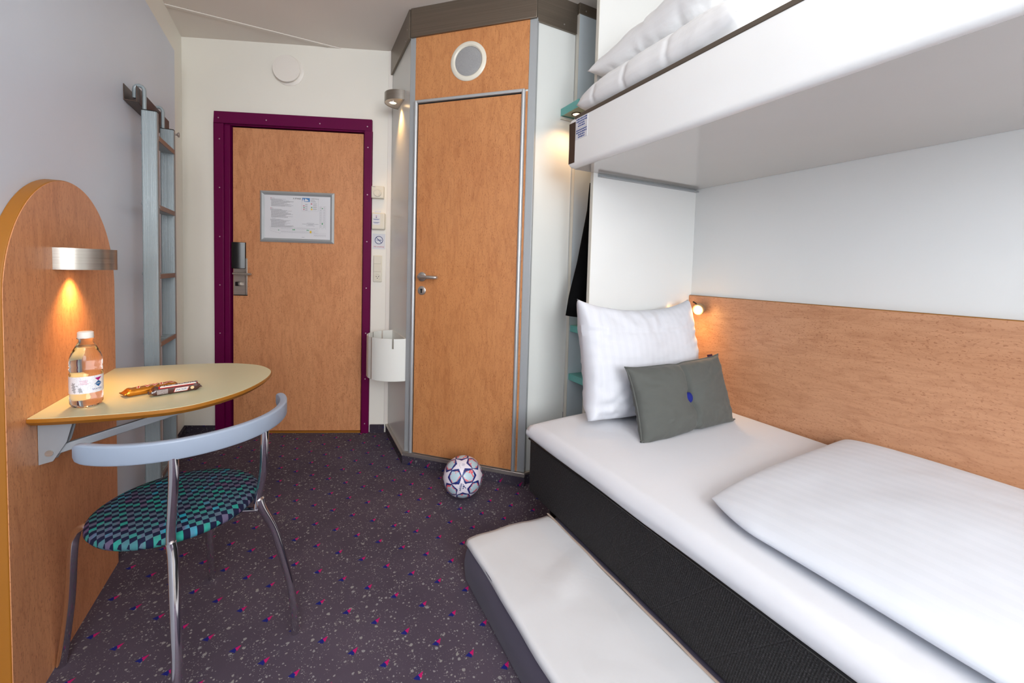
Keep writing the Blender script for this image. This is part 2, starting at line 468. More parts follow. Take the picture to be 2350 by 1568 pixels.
def text(name, body, size, fr, mat, parent, align='CENTER', depth=0.0004, shear=0.0, bold=0.0, sx=1.0, cuts=0):
    """fr(a, b, n) -> world; a to the right, b up, n out of the surface"""
    cu = bpy.data.curves.new(name, 'FONT'); cu.body = body; cu.size = size; cu.align_x = align; cu.align_y = 'CENTER'
    cu.extrude = 0.0; cu.shear = shear; cu.offset = bold
    o = bpy.data.objects.new(name + '_tmp', cu); COL.objects.link(o)
    bpy.context.view_layer.update()
    dg = bpy.context.evaluated_depsgraph_get()
    me = bpy.data.meshes.new_from_object(o.evaluated_get(dg))
    bpy.data.objects.remove(o)
    if cuts:
        bm = bmesh.new(); bm.from_mesh(me); bmesh.ops.triangulate(bm, faces=bm.faces); bmesh.ops.subdivide_edges(bm, edges=bm.edges, cuts=cuts, use_grid_fill=True); bm.to_mesh(me); bm.free()
    base = wpos(parent)
    for v in me.vertices:
        v.co = Vector(fr(v.co.x * sx, v.co.y, depth)) - base
    me.materials.clear(); me.materials.append(mat)
    ob = bpy.data.objects.new(name, me); COL.objects.link(ob); ob.parent = parent
    return ob

def rects(fr, items, n0, n1):
    mb = MB()
    for (a0, a1, b0, b1) in items: mb.box(a0, a1, b0, b1, n0, n1, fr)
    return mb

# frames ------------------------------------------------------------
TH = radians(22.77); TV = Vector((cos(TH), -sin(TH), 0)); NV = Vector((-sin(TH), -cos(TH), 0)); D0 = Vector((-.383, 3.301, 0))
def DW(t, z, n): return tuple(D0 + TV * t + NV * n + Vector((0, 0, z)))           # far wall with the entrance door
PA = Vector((.570, 2.390, 0)); PT = Vector((.7071, -.7071, 0)); PN = Vector((-.7071, -.7071, 0))
def PD(t, z, n): return tuple(PA + PT * t + PN * n + Vector((0, 0, z)))           # diagonal face of the pod
PL = 0.716
def LW(y, z, n): return (-.63 + n, y, z)                                            # left wall panel
def PW(y, z, n): return (.562 - n, y, z)                                            # left face of the pod
CZ = 2.59
XR, XB, YP = 1.944, .925, 1.582

# ------------------------------------------------------------------ the room shell
def shell():
    YB = -2.4
    structure(build('floor', MB().box(-.75, 2.05, YB - .1, 3.6, -.1, 0), MAT['carpet'], loc=(0, 0, 0), smooth=False))
    structure(build('ceiling', MB().box(-.75, 2.05, YB - .1, 3.6, CZ, CZ + .1), MAT['ceiling'], loc=(0, 0, CZ), smooth=False))
    structure(build('trim_1', MB().box(-.67, .335, 3.035, 3.06, CZ - .006, CZ), MAT['ceiling'], bevel=.002))
    wl = structure(build('wall_left', MB().box(-.77, -.67, YB - .1, 3.6, 0, CZ), MAT['white_wall'], smooth=False))
    build('wall_panel', MB().box(-.67, -.63, YB, 3.055, .0, 2.35), MAT['blue_wall'], wl, bevel=.002)
    structure(build('wall_right', MB().box(XR, XR + .1, YB - .1, 3.6, 0, CZ), MAT['laminate'], smooth=False))
    mb = MB()
    mb.box(-.36, -.05, 0, CZ, -.1, 0, DW); mb.box(.87, 1.12, 0, CZ, -.1, 0, DW); mb.box(-.05, .87, 2.07, CZ, -.1, 0, DW)
    mb.box(-.05, .87, 0, 2.07, -.1, -.06, DW)
    structure(build('wall_far', mb, MAT['white_wall'], smooth=False))
    structure(build('trim_2', MB().box(.999, 1.024, .06, CZ, 0, .006, DW), MAT['white_plastic'], bevel=.001))
    # near wall behind the camera with its window
    mb = MB()
    wx0, wx1, wz0, wz1 = -.60, .90, 1.0, 2.4
    mb.box(-.67, wx0, YB - .1, YB, 0, CZ).box(wx1, XR, YB - .1, YB, 0, CZ).box(wx0, wx1, YB - .1, YB, 0, wz0).box(wx0, wx1, YB - .1, YB, wz1, CZ)
    structure(build('wall_near', mb, MAT['white_wall'], smooth=False))
    w = structure(build('window_1', MB().box(wx0, wx1, YB - .08, YB - .03, wz0, wz0 + .04).box(wx0, wx1, YB - .08, YB - .03, wz1 - .04, wz1)
        .box(wx0, wx0 + .04, YB - .08, YB - .03, wz0, wz1).box(wx1 - .04, wx1, YB - .08, YB - .03, wz0, wz1), MAT['white_plastic']))
    build('mullion', MB().box(.13, .17, YB - .08, YB - .03, wz0 + .04, wz1 - .04), MAT['white_plastic'], w)
    # carpet-wrapped skirtings
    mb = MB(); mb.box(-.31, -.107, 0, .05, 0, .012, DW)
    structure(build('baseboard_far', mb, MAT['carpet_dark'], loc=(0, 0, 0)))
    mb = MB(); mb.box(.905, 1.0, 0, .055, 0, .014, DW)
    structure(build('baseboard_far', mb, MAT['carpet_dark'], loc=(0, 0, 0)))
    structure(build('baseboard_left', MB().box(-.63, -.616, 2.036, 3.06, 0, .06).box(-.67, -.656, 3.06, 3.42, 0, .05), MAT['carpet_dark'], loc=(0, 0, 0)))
shell()

def entrance_door():
    r = sroot('door_1', DW(.42, 0, 0))
    slab = build('door_slab', MB().box(.002, .838, .012, 2.036, -.04, 0, DW), MAT['veneer'], r, bevel=.002)
    g = MB().box(-.02, .86, 0.0, 2.06, -.06, -.045, DW)
    build('door_recess', g, MAT['dark'], r, smooth=False)
    build('threshold', MB().box(-.0, .84, 0, .010, -.05, .012, DW), MAT['hb_edge'], r)
    fr = MB()
    fr.box(-.103, -.045, 0, 2.052, .0, .022, DW).box(-.045, -.010, 0, 2.045, -.04, .012, DW)
    fr.box(.850, .897, 0, 2.052, .0, .022, DW).box(.844, .856, 0, 2.045, -.04, .012, DW)
    fr.box(-.103, .897, 2.052, 2.128, .0, .022, DW).box(-.045, .86, 2.044, 2.056, -.04, .010, DW)
    f = build('door_frame', fr, MAT['purple'], r, bevel=.0025)
    sc = MB()
    for (t, z) in [(-.074, 2.085), (.223, 2.085), (.562, 2.082), (.868, 2.08)] + [(-.048 - .02, z) for z in (1.95, 1.637, 1.318, 1.0, .68, .37)] + [(.873, z) for z in (1.943, 1.63, 1.316, 1.002, .694, .379, .068)]:
        s = MB().lathe([(.0042, 0), (.004, .0016), (.002, .0022)], DW(t, z, .0215), 10, NV)
        build('screw', s, MAT['screw'], f)
    # electronic lock
    lk = build('lock_plate', MB().box(.008, .088, .936, 1.112, 0, .006, DW).box(.079, .095, .936, 1.180, 0, .006, DW), MAT['steel'], r, bevel=.0015)
    build('lock_painted_shadow', MB().box(.008, .095, .932, .937, 0, .007, DW), MAT['black'], r)  # black strip drawn as the shadow along the lock plate's lower edge
    def bx(t, z, n): return DW(t, z, n)
    hb = MB(); poly = [(.006, 0), (.006, .026), (.012, .032), (.045, .034), (.070, .020), (.086, .012), (.086, 0)]
    n = len(poly); z0, z1 = 1.112, 1.285
    vs = [DW(a, z0, b) for a, b in poly] + [DW(a, z1, b) for a, b in poly]
    hb.add(vs, [tuple(range(n - 1, -1, -1)), tuple(range(n, 2 * n))] + [(i, (i + 1) % n, (i + 1) % n + n, i + n) for i in range(n)])
    build('lock_housing', hb, MAT['black'], r, bevel=.002)
    h = build('door_handle', MB().tube([DW(.030, 1.078, .0), DW(.030, 1.078, .042), DW(.036, 1.078, .050), DW(.045, 1.078, .054), DW(.12, 1.076, .054), DW(.130, 1.076, .050), DW(.133, 1.076, .040)], .0105, 10, squash=.8), MAT['steel'], r)
    build('thumb_turn_cap', MB().box(.048, .062, 1.000, 1.020, .006, .024, DW), MAT['steel'], r, bevel=.002)
    build('thumb_turn', MB().box(.028, .050, .996, 1.024, .006, .026, DW), MAT['black'], r, bevel=.003)
    for t in (.018, .078):
        build('screw', MB().lathe([(.004, 0), (.003, .002)], DW(t, .945, .006), 10, NV), MAT['steel'], lk)
entrance_door()

def pod():
    r = sroot('wall_bathroom', (.9, 2.4, 0))
    H0, H1 = .075, 2.44
    # carcass
    c = MB(); PB = PD(PL, 0, 0)
    poly = [(.562, 2.94), (.562, 2.395), PD(.004, 0, 0)[:2], PD(PL - .004, 0, 0)[:2], (1.083, 1.905), (1.333, 1.905), (1.333, 3.2), (.9, 3.2)]
    c.prism(poly, 0.0, CZ)
    build('side_panel', c, MAT['cool_laminate'], r, smooth=False)
    # corner profiles
    build('corner_profile', MB().box(-.012, .022, H0, H1, -.01, .004, PD), MAT['alu_grey'], r, bevel=.002)
    build('corner_profile', MB().box(PL - .034, PL + .006, H0, H1, -.01, .004, PD).box(1.072, 1.096, 1.893, 1.904, H0, H1), MAT['alu_grey'], r, bevel=.002)
    # transom panel over the door
    build('transom_panel', MB().box(.022, PL - .034, 2.085, 2.435, 0, .004, PD), MAT['veneer_pod'], r, bevel=.0008)
    # cornice, three faces, each slightly proud
    k = MB().box(-.006, PL + .004, 2.432, CZ, 0, .016, PD)
    build('cornice', k, MAT['cornice'], r, bevel=.002)
    build('cornice', MB().box(.548, .561, 2.396, 2.925, 2.432, CZ), MAT['cornice'], r, bevel=.001)
    build('cornice', MB().box(1.075, 1.332, 1.892, 1.904, 2.432, CZ), MAT['cornice'], r, bevel=.001)
    for p, ax in [((1.094, 1.892, 2.555), (0, -1, 0)), ((1.25, 1.892, 2.46), (0, -1, 0)), ((.548, 2.44, 2.50), (-1, 0, 0)), ((.548, 2.47, 2.45), (-1, 0, 0)), ((.548, 2.86, 2.455), (-1, 0, 0))]:
        build('screw', MB().lathe([(.004, 0), (.0025, .002)], p, 10, ax), MAT['steel'], r)
    # plinth: carpet cove with a steel strip on top
    pl = MB(); off = .014
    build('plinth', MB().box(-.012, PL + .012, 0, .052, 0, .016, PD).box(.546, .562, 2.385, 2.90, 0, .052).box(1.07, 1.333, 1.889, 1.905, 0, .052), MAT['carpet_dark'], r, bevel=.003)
    build('plinth_strip', MB().box(-.014, PL + .012, .052, .074, 0, .019, PD).box(.544, .562, 2.385, 2.90, .052, .060).box(1.07, 1.333, 1.888, 1.905, .052, .066), MAT['steel'], r, bevel=.002)
    for z in (.62, 1.33, 1.60):
        build('screw', MB().lathe([(.003, 0), (.002, .0015)], (.562, 2.86, z), 8, (-1, 0, 0)), MAT['steel'], r)
    # the bathroom door
    d = sroot('door_2', PD(PL / 2, 0, 0))
    build('door_slab', MB().box(.048, .652, .078, 2.062, -.0, .010, PD), MAT['veneer_pod'], d, bevel=.002)
    build('door_gap', MB().box(.040, .664, .076, 2.078, 0, .0025, PD), MAT['dark'], d, smooth=False)
    jm = MB()
    def rod(t0, z0, z1): return MB().tube([PD(t0, z0, .012), PD(t0, z1, .012)], .0105, 14)
    build('door_jamb', rod(.035, .076, 2.078), MAT['alu_light'], d)
    build('door_jamb', rod(.660, .076, 2.078), MAT['alu_light'], d)
    build('door_head', MB().box(.03, .668, 2.068, 2.084, .003, .020, PD), MAT['alu_light'], d, bevel=.003)
    build('door_edge', MB().box(.670, .680, .076, 2.075, .0, .004, PD), MAT['veneer_pod'], d, smooth=False)
    build('rosette', MB().lathe([(.0, 0), (.026, 0), (.026, .006), (.022, .009), (0, .009)], PD(.092, 1.100, .010), 28, PN, False), MAT['steel'], d)
    build('door_handle', MB().tube([PD(.092, 1.100, .012), PD(.092, 1.100, .050), PD(.096, 1.100, .058), PD(.106, 1.100, .062), PD(.19, 1.099, .062), PD(.198, 1.099, .058), PD(.200, 1.099, .046)], .0095, 12), MAT['steel'], d)
    e = build('escutcheon', MB().lathe([(.0, 0), (.025, 0), (.025, .005), (.021, .008), (0, .008)], PD(.092, 1.022, .010), 28, PN, False), MAT['steel'], d)
    build('keyhole', MB().box(.088, .096, 1.008, 1.028, .018, .0195, PD).box(.085, .099, 1.024, 1.032, .018, .0195, PD), MAT['dark'], e, smooth=False)
    # round loudspeaker
    s = thing('round_speaker', 'round white-rimmed grey loudspeaker set in wood panel above the bathroom door', 'speaker', PD(.344, 2.265, .004))
    build('rim', MB().lathe([(.078, 0), (.078, .004), (.084, .009), (.098, .008), (.104, .003), (.104, 0)], PD(.344, 2.265, .004), 48, PN, False), MAT['cream_plastic'], s)
    gm = NT('perforated speaker grille'); v = gm.coord('Object')
    dots = gm.voro(v, 420.0, rnd=0.6); gm.link(gm.mix(gm.ramp(dots, 0.1, 0.5), lin((122, 122, 124)), lin((156, 156, 156))), gm.bsdf.inputs['Base Color'])
    gm.bsdf.inputs['Roughness'].default_value = .5
    build('grille', MB().lathe([(.0, .0065), (.04, .006), (.07, .004), (.079, .001), (.079, 0)], PD(.344, 2.265, .004), 48, PN, False), gm.m, s)
pod()

# ------------------------------------------------------------------ D shaped wall lamps
def d_lamp(label, y0, r, dep, z0, z1, side, xw, group):
    # side +1: on the left wall facing +x, -1: on the pod's left face
    o = thing('wall_lamp', label, 'lamp', (xw, y0, z0), group)
    n = 28; pts = [(xw + side * dep * sin(pi * k / n), y0 - r * cos(pi * k / n)) for k in range(n + 1)]
    inn = [(xw + side * (dep - .003) * sin(pi * k / n), y0 - (r - .003) * cos(pi * k / n)) for k in range(n + 1)]
    sh = MB()
    vs = [(p[0], p[1], z) for z in (z0, z1) for p in pts] + [(p[0], p[1], z) for z in (z0, z1) for p in inn]
    m = n + 1; fs = []
    for k in range(n):
        fs += [(k, k + 1, m + k + 1, m + k), (2 * m + k, 3 * m + k, 3 * m + k + 1, 2 * m + k + 1), (k, 2 * m + k, 2 * m + k + 1, k + 1), (m + k, m + k + 1, 3 * m + k + 1, 3 * m + k)]
    sh.add(vs, fs)
    build('lamp_shade', sh, MAT['lamp_steel'], o)
    poly = inn
    build('lamp_base', MB().prism(poly, z0 + .002, z0 + .006), MAT['steel'], o)
    cx, cy = xw + side * dep * .5, y0
    build('lamp_ring', MB().lathe([(.020, 0), (.026, 0), (.026, -.003), (.020, -.003)], (cx, cy, z0 + .003), 24, None, False), MAT['chrome'], o)
    build('bulb', MB().lathe([(.0, -.0015), (.019, -.001), (.019, .0), (0, 0)], (cx, cy, z0 + .002), 20, None, False), MAT['bulb'], o)
    return cx, cy
cx, cy = d_lamp('half-round brushed steel lamp glowing on the arched wooden panel', 1.690, .093, .105, 1.117, 1.178, 1, -.600, 'half-round steel wall lamps')
spot('desk_lamp_light', (cx - .01, cy, 1.108), (-.15, 0, -1), 8.0, WARM, 105, 1.0, .015)
cx, cy = d_lamp('half-round brushed steel lamp lit beside the bathroom cabin corner', 2.630, .091, .10, 2.148, 2.203, -1, .562, 'half-round steel wall lamps')
spot('pod_lamp_light', (cx + .01, cy, 2.140), (.10, -.05, -1), 9.0, WARM, 95, 1.0, .015)

# ------------------------------------------------------------------ far wall fittings
def far_fittings():
    o = thing('air_valve', 'round white ventilation disc on wall above the purple-framed door', 'vent', DW(.352, 2.42, 0))
    build('base_ring', MB().lathe([(.0, 0), (.094, 0), (.094, .004), (.080, .012), (0, .012)], DW(.358, 2.415, 0), 40, NV, False), MAT['white_plastic'], o)
    build('disc', MB().lathe([(.0, .014), (.05, .014), (.084, .024), (.087, .032), (.084, .037), (0, .038)], DW(.352, 2.42, 0), 44, NV, False), MAT['white_plastic'], o)

    # framed plan
    t0, t1, z0, z1 = .177, .653, 1.295, 1.632
    o = thing('framed_plan', 'silver-framed escape plan sheet hanging on the entrance door', 'sign', DW(.415, 1.295, 0))
    w = .026
    def prof(a0, b0, a1, b1, ai0, bi0, ai1, bi1):
        m = MB()
        vs = [DW(a0, b0, 0), DW(a1, b1, 0), DW(ai1, bi1, 0), DW(ai0, bi0, 0), DW(a0, b0, .006), DW(a1, b1, .006), DW(ai1, bi1, .004), DW(ai0, bi0, .004),
              DW((a0 + ai0) / 2, (b0 + bi0) / 2, .014), DW((a1 + ai1) / 2, (b1 + bi1) / 2, .014)]
        m.add(vs, [(0, 1, 5, 4), (4, 5, 9, 8), (8, 9, 6, 7), (7, 6, 2, 3), (0, 4, 8, 7, 3), (1, 2, 6, 9, 5), (0, 3, 2, 1)])
        return m
    for a in [(t0, z1, t1, z1, t0 + w, z1 - w, t1 - w, z1 - w), (t0, z0, t1, z0, t0 + w, z0 + w, t1 - w, z0 + w),
              (t0, z0, t0, z1, t0 + w, z0 + w, t0 + w, z1 - w), (t1, z0, t1, z1, t1 - w, z0 + w, t1 - w, z1 - w)]:
        build('frame_side', prof(*a), MAT['alu_grey'], o, angle=20)
    sheet = build('paper_sheet', MB().box(t0 + w - .002, t1 - w + .002, z0 + w - .002, z1 - w + .002, .001, .003, DW), MAT['paper'], o, smooth=False)
    PW_, PH = t1 - t0 - 2 * w, z1 - z0 - 2 * w
    def PF(a, b, n): return DW(t0 + w + a * PW_, z1 - w - b * PH, .003 + n)        # a right 0..1, b down 0..1
    rnd = random.Random(2)
    it = []
    for blk, (b0, nl) in enumerate([(.075, 15), (.31, 17), (.545, 16)]):
        for k in range(nl):
            ln = rnd.uniform(.55, 1.0) * .345 if k > 1 else rnd.uniform(.12, .24)
            a0 = .09 + (.012 if k > 2 else 0)
            b = b0 + .012 + k * .0118
            a = a0
            while a < a0 + ln:
                wd = rnd.uniform(.008, .03); it.append((a, min(a + wd, a0 + ln), b, b + .0052)); a += wd + .003
    build('print_lines', rects(PF, it, 0, .0002), MAT['ink'], sheet, smooth=False)
    it = []
    # floor plan outline: long wing and right wing
    def hl(a0, a1, b): it.append((a0, a1, b, b + .002))
    def vl(a, b0, b1): it.append((a, a + .0014, b0, b1))
    for b in (.735, .785, .815, .865): hl(.25, .82, b)
    for k in range(22):
        a = .25 + k * .0259; vl(a, .735, .785); vl(a, .815, .865)
    for a in (.835, .868, .885, .93): vl(a, .225, .76)
    for k in range(14): hl(.835, .868, .225 + k * .0385); hl(.885, .93, .225 + k * .0385)
    for b in (.855, .885, .935): hl(.75, .935, b)
    for k in range(8): vl(.75 + k * .0259, .885, .935)
    for k in range(4): hl(.09, .25, .745 + k * .0001)
    for k in range(6):
        a = .085 + k * .03; vl(a, .72 + k * .013, .755 + k * .013); vl(a, .785 + k * .013, .83 + k * .013)
    for s_ in range(24):
        a = .085 + s_ * .0066
        it.append((a, a + .0066, .72 + s_ * .0024, .722 + s_ * .0024)); it.append((a, a + .0066, .768 + s_ * .0024, .770 + s_ * .0024)); it.append((a, a + .0066, .83 + s_ * .0024, .832 + s_ * .0024))
    build('floor_plan_print', rects(PF, it, 0, .0002), MAT['ink_pale'], sheet, smooth=False)
    it = []
    for k in range(20):
        a = .258 + k * .0259; it += [(a, a + .013, .757, .763), (a, a + .013, .838, .844)]
    for k in range(13): it += [(.843, .860, .24 + k * .0385, .247 + k * .0385), (.897, .915, .24 + k * .0385, .247 + k * .0385)]
    for k in range(7): it.append((.757 + k * .0259, .77 + k * .0259, .905, .911))
    for (a, b, wd) in [(.64, .625, .11), (.57, .645, .25), (.66, .66, .08), (.63, .685, .13)]: it.append((a, a + wd, b, b + .006))
    it.append((.565, .605, .955, .961))
    for k in range(4): it += [(.615, .655, .185 + k * .042, .191 + k * .042), (.615, .645, .199 + k * .042, .204 + k * .042), (.735, .795, .165 + k * .042, .171 + k * .042), (.735, .785, .179 + k * .042, .184 + k * .042)]
    for k in range(3): it.append((.698, .76 + .01 * k, .085 + k * .022, .091 + k * .022))
    build('room_number_print', rects(PF, it, 0, .00025), MAT['ink'], sheet, smooth=False)
    build('legend_frame_print', rects(PF, [(.565, .815, .035, .037), (.565, .815, .345, .347), (.565, .567, .035, .347), (.813, .815, .035, .347)], 0, .0002), MAT['ink_pale'], sheet, smooth=False)
    build('logo_print', rects(PF, [(.57, .685, .042, .13)], 0, .0002), MAT['sky_print'], sheet, smooth=False)
    m = MB(); m.add([PF(.605, .122, .0004), PF(.67, .112, .0004), PF(.655, .085, .0004), PF(.615, .055, .0004)], [(0, 1, 2, 3)])
    m.add([PF(.57, .13, .0004), PF(.60, .13, .0004), PF(.60, .10, .0004), PF(.59, .06, .0004), PF(.585, .055, .0004)], [(0, 1, 2, 3, 4)])
    build('logo_wave_print', m, MAT['paper'], sheet, smooth=False)
    build('red_symbol_print', rects(PF, [(.09, .106, .062, .074), (.09, .106, .297, .309), (.585, .605, .215, .235), (.59, .60, .29, .325), (.70, .722, .165, .185)], 0, .0003), MAT['ink_red'], sheet, smooth=False)
    build('green_symbol_print', rects(PF, [(.208, .221, .80, .818), (.425, .440, .780, .803), (.446, .460, .776, .803), (.640, .655, .782, .803), (.661, .674, .785, .803), (.870, .884, .262, .283), (.870, .884, .61, .65), (.705, .722, .245, .268), (.588, .606, .255, .275)], 0, .0003), MAT['ink_green'], sheet, smooth=False)
    build('yellow_room_print', rects(PF, [(.688, .712, .805, .860), (.703, .725, .285, .317)], 0, .0003), MAT['ink_yellow'], sheet, smooth=False)
    def TF(a0, b0): return lambda x, y, n: DW(t0 + w + a0 * PW_ + x, z1 - w - b0 * PH + y, .003 + n)
    text('title_lettering', '5. ETAGE', .0125, TF(.49, .065), MAT['ink_dark'], sheet, bold=.0002)
    text('heading_lettering', 'CABINN Aalborg', .0072, TF(.698, .058), MAT['ink_dark'], sheet, 'LEFT')
    for b_, tx in ((.068, 'Instruks'), (.303, 'Fire'), (.538, 'Feueralarm')):
        text('paragraph_lettering', tx, .0052, TF(.112, b_), MAT['ink_dark'], sheet, 'LEFT')

    # thermostat
    o = thing('thermostat', 'cream wall thermostat with round dial right of the door frame', 'thermostat', DW(.940, 1.605, 0))
    bd = build('body', MB().box(.901, .982, 1.608, 1.690, 0, .032, DW), MAT['cream_plastic'], o, bevel=.005)
    build('dial', MB().lathe([(.0, 0), (.026, 0), (.026, .002), (.0235, .007), (0, .008)], DW(.943, 1.644, .032), 32, NV, False), MAT['cream_plastic'], o)
    tk = MB()
    for k in range(9):
        a = radians(-60 + k * 25); c = (.943 + .0175 * cos(a), 1.644 + .0175 * sin(a))
        tk.box(c[0] - .0008, c[0] + .0008, c[1] - .002, c[1] + .002, .040, .0404, DW)
    build('dial_marks', tk, MAT['ink_pale'], o, smooth=False)
    build('brand_print', MB().box(.907, .927, 1.682, 1.685, .032, .0323, DW), MAT['ink'], o, smooth=False)
    # key card holder
    o = thing('key_card_holder', 'cream key-card slot box with blue-printed label below thermostat', 'card holder', DW(.945, 1.39, 0))
    build('body', MB().box(.905, .992, 1.400, 1.512, 0, .034, DW), MAT['cream_plastic'], o, bevel=.008, seg=3)
    build('card', MB().box(.922, .962, 1.46, 1.526, .020, .022, DW), MAT['paper'], o)
    lb = build('sticker', MB().box(.912, .962, 1.430, 1.502, .034, .0343, DW), MAT['paper'], o, smooth=False)
    it = []
    for k, (z, wd) in enumerate([(1.468, .042), (1.463, .034), (1.446, .042), (1.441, .028)]):
        it.append((.937 - wd / 2, .937 + wd / 2, z, z + .0022))
    it.append((.933, .941, 1.478, 1.4805)); it.append((.935, .939, 1.476, 1.4835))
    build('sticker_print', rects(DW, it, .0343, .0346), MAT['ink_blue'], lb, smooth=False)
    build('emblem_print', MB().add([DW(.932, 1.4905, .0347), DW(.942, 1.4905, .0347), DW(.937, 1.485, .0347)], [(0, 1, 2)]), MAT['ink_red'], lb, smooth=False)
    # no smoking
    o = tag(build('no_smoking_sign', MB().box(.905, .991, 1.270, 1.373, 0, .0012, DW), MAT['paper'], loc=DW(.948, 1.27, 0)), 'small square no-smoking sticker with navy symbol on white wall', 'sign')
    c = (.948, 1.330); m = MB(); n = 40; ro, ri = .0275, .0235
    vs = [DW(c[0] + r * cos(2 * pi * k / n), c[1] + r * sin(2 * pi * k / n), .0016) for r in (ro, ri) for k in range(n)]
    m.add(vs, [(k, (k + 1) % n, n + (k + 1) % n, n + k) for k in range(n)])
    a = radians(-47); dx, dy = cos(a), sin(a); nx, ny = -dy * .0018, dx * .0018
    m.add([DW(c[0] - dx * ri + nx, c[1] - dy * ri + ny, .0017), DW(c[0] - dx * ri - nx, c[1] - dy * ri - ny, .0017), DW(c[0] + dx * ri - nx, c[1] + dy * ri - ny, .0017), DW(c[0] + dx * ri + nx, c[1] + dy * ri + ny, .0017)], [(0, 1, 2, 3)])
    m.box(c[0] - .010, c[0] + .018, c[1] - .0022, c[1] + .0022, .0012, .0018, DW)
    m.box(c[0] - .016, c[0] - .0125, c[1] - .0022, c[1] + .0022, .0012, .0018, DW)
    build('symbol_print', m, MAT['ink_navy'], o, smooth=False, recalc=False)
    text('lettering', 'No smoking', .0135, lambda x, y, n: DW(.948 + x, 1.286 + y, .0012 + n), MAT['ink_red'], o)
    # switch and socket strip
    o = thing('switch_socket_strip', 'cream strip of two rocker switches over a power socket', 'switch', DW(.942, 1.04, 0))
    build('backplate', MB().box(.914, .972, 1.045, 1.226, 0, .009, DW), MAT['cream_plastic'], o, bevel=.004)
    build('rocker', MB().box(.918, .966, 1.170, 1.220, .009, .013, DW), MAT['cream_plastic'], o, bevel=.0015)
    build('rocker', MB().box(.918, .966, 1.116, 1.166, .009, .013, DW), MAT['cream_plastic'], o, bevel=.0015)
    s = build('socket', MB().lathe([(.0, .001), (.018, .001), (.020, .005), (.022, .005), (.022, 0)], DW(.943, 1.080, .008), 28, NV, False), MAT['cream_plastic'], o)
    hm = MB()
    for (a, b) in [(-.008, .003), (.008, .003), (0, -.009)]: hm.lathe([(.0, 0), (.0028, 0), (.0028, .0008), (0, .0008)], DW(.943 + a, 1.080 + b, .0092), 10, NV, False)
    build('socket_holes', hm, MAT['dark'], s, smooth=False)
far_fittings()

def bin_():
    o = thing('waste_bin', 'white half-round waste bin hung on the bathroom cabin side wall', 'bin', (.5, 2.59, .487))
    y0, r, z0, z1, xw, tk = 2.59, .19, .487, .735, .562, .004
    n = 120; m = MB()
    for k in range(n):
        a0, a1 = pi * k / n, pi * (k + 1) / n
        deg = (a0 + a1) / 2 * 180 / pi
        top = z1 - (.058 if (abs(deg - 22) < 1.6 or abs(deg - 158) < 1.6) else 0)
        q = []
        for rr in (r, r - tk):
            for a in (a0, a1):
                q.append((xw - rr * sin(a), y0 - rr * cos(a)))
        vs = [(q[i][0], q[i][1], z) for z in (z0, top) for i in range(4)]
        m.add(vs, [(0, 1, 5, 4), (2, 6, 7, 3), (4, 5, 7, 6), (0, 2, 3, 1), (0, 4, 6, 2), (1, 3, 7, 5)])
    build('shell', m, MAT['bin'], o, angle=30)
    pts = [(xw - (r - .002) * sin(pi * k / 24), y0 - (r - .002) * cos(pi * k / 24)) for k in range(25)]
    build('bottom', MB().prism(pts, z0, z0 + .004), MAT['bin'], o)
    build('back_plate', MB().box(xw - .004, xw, y0 - r, y0 + r, z0, z1), MAT['bin'], o)
bin_()

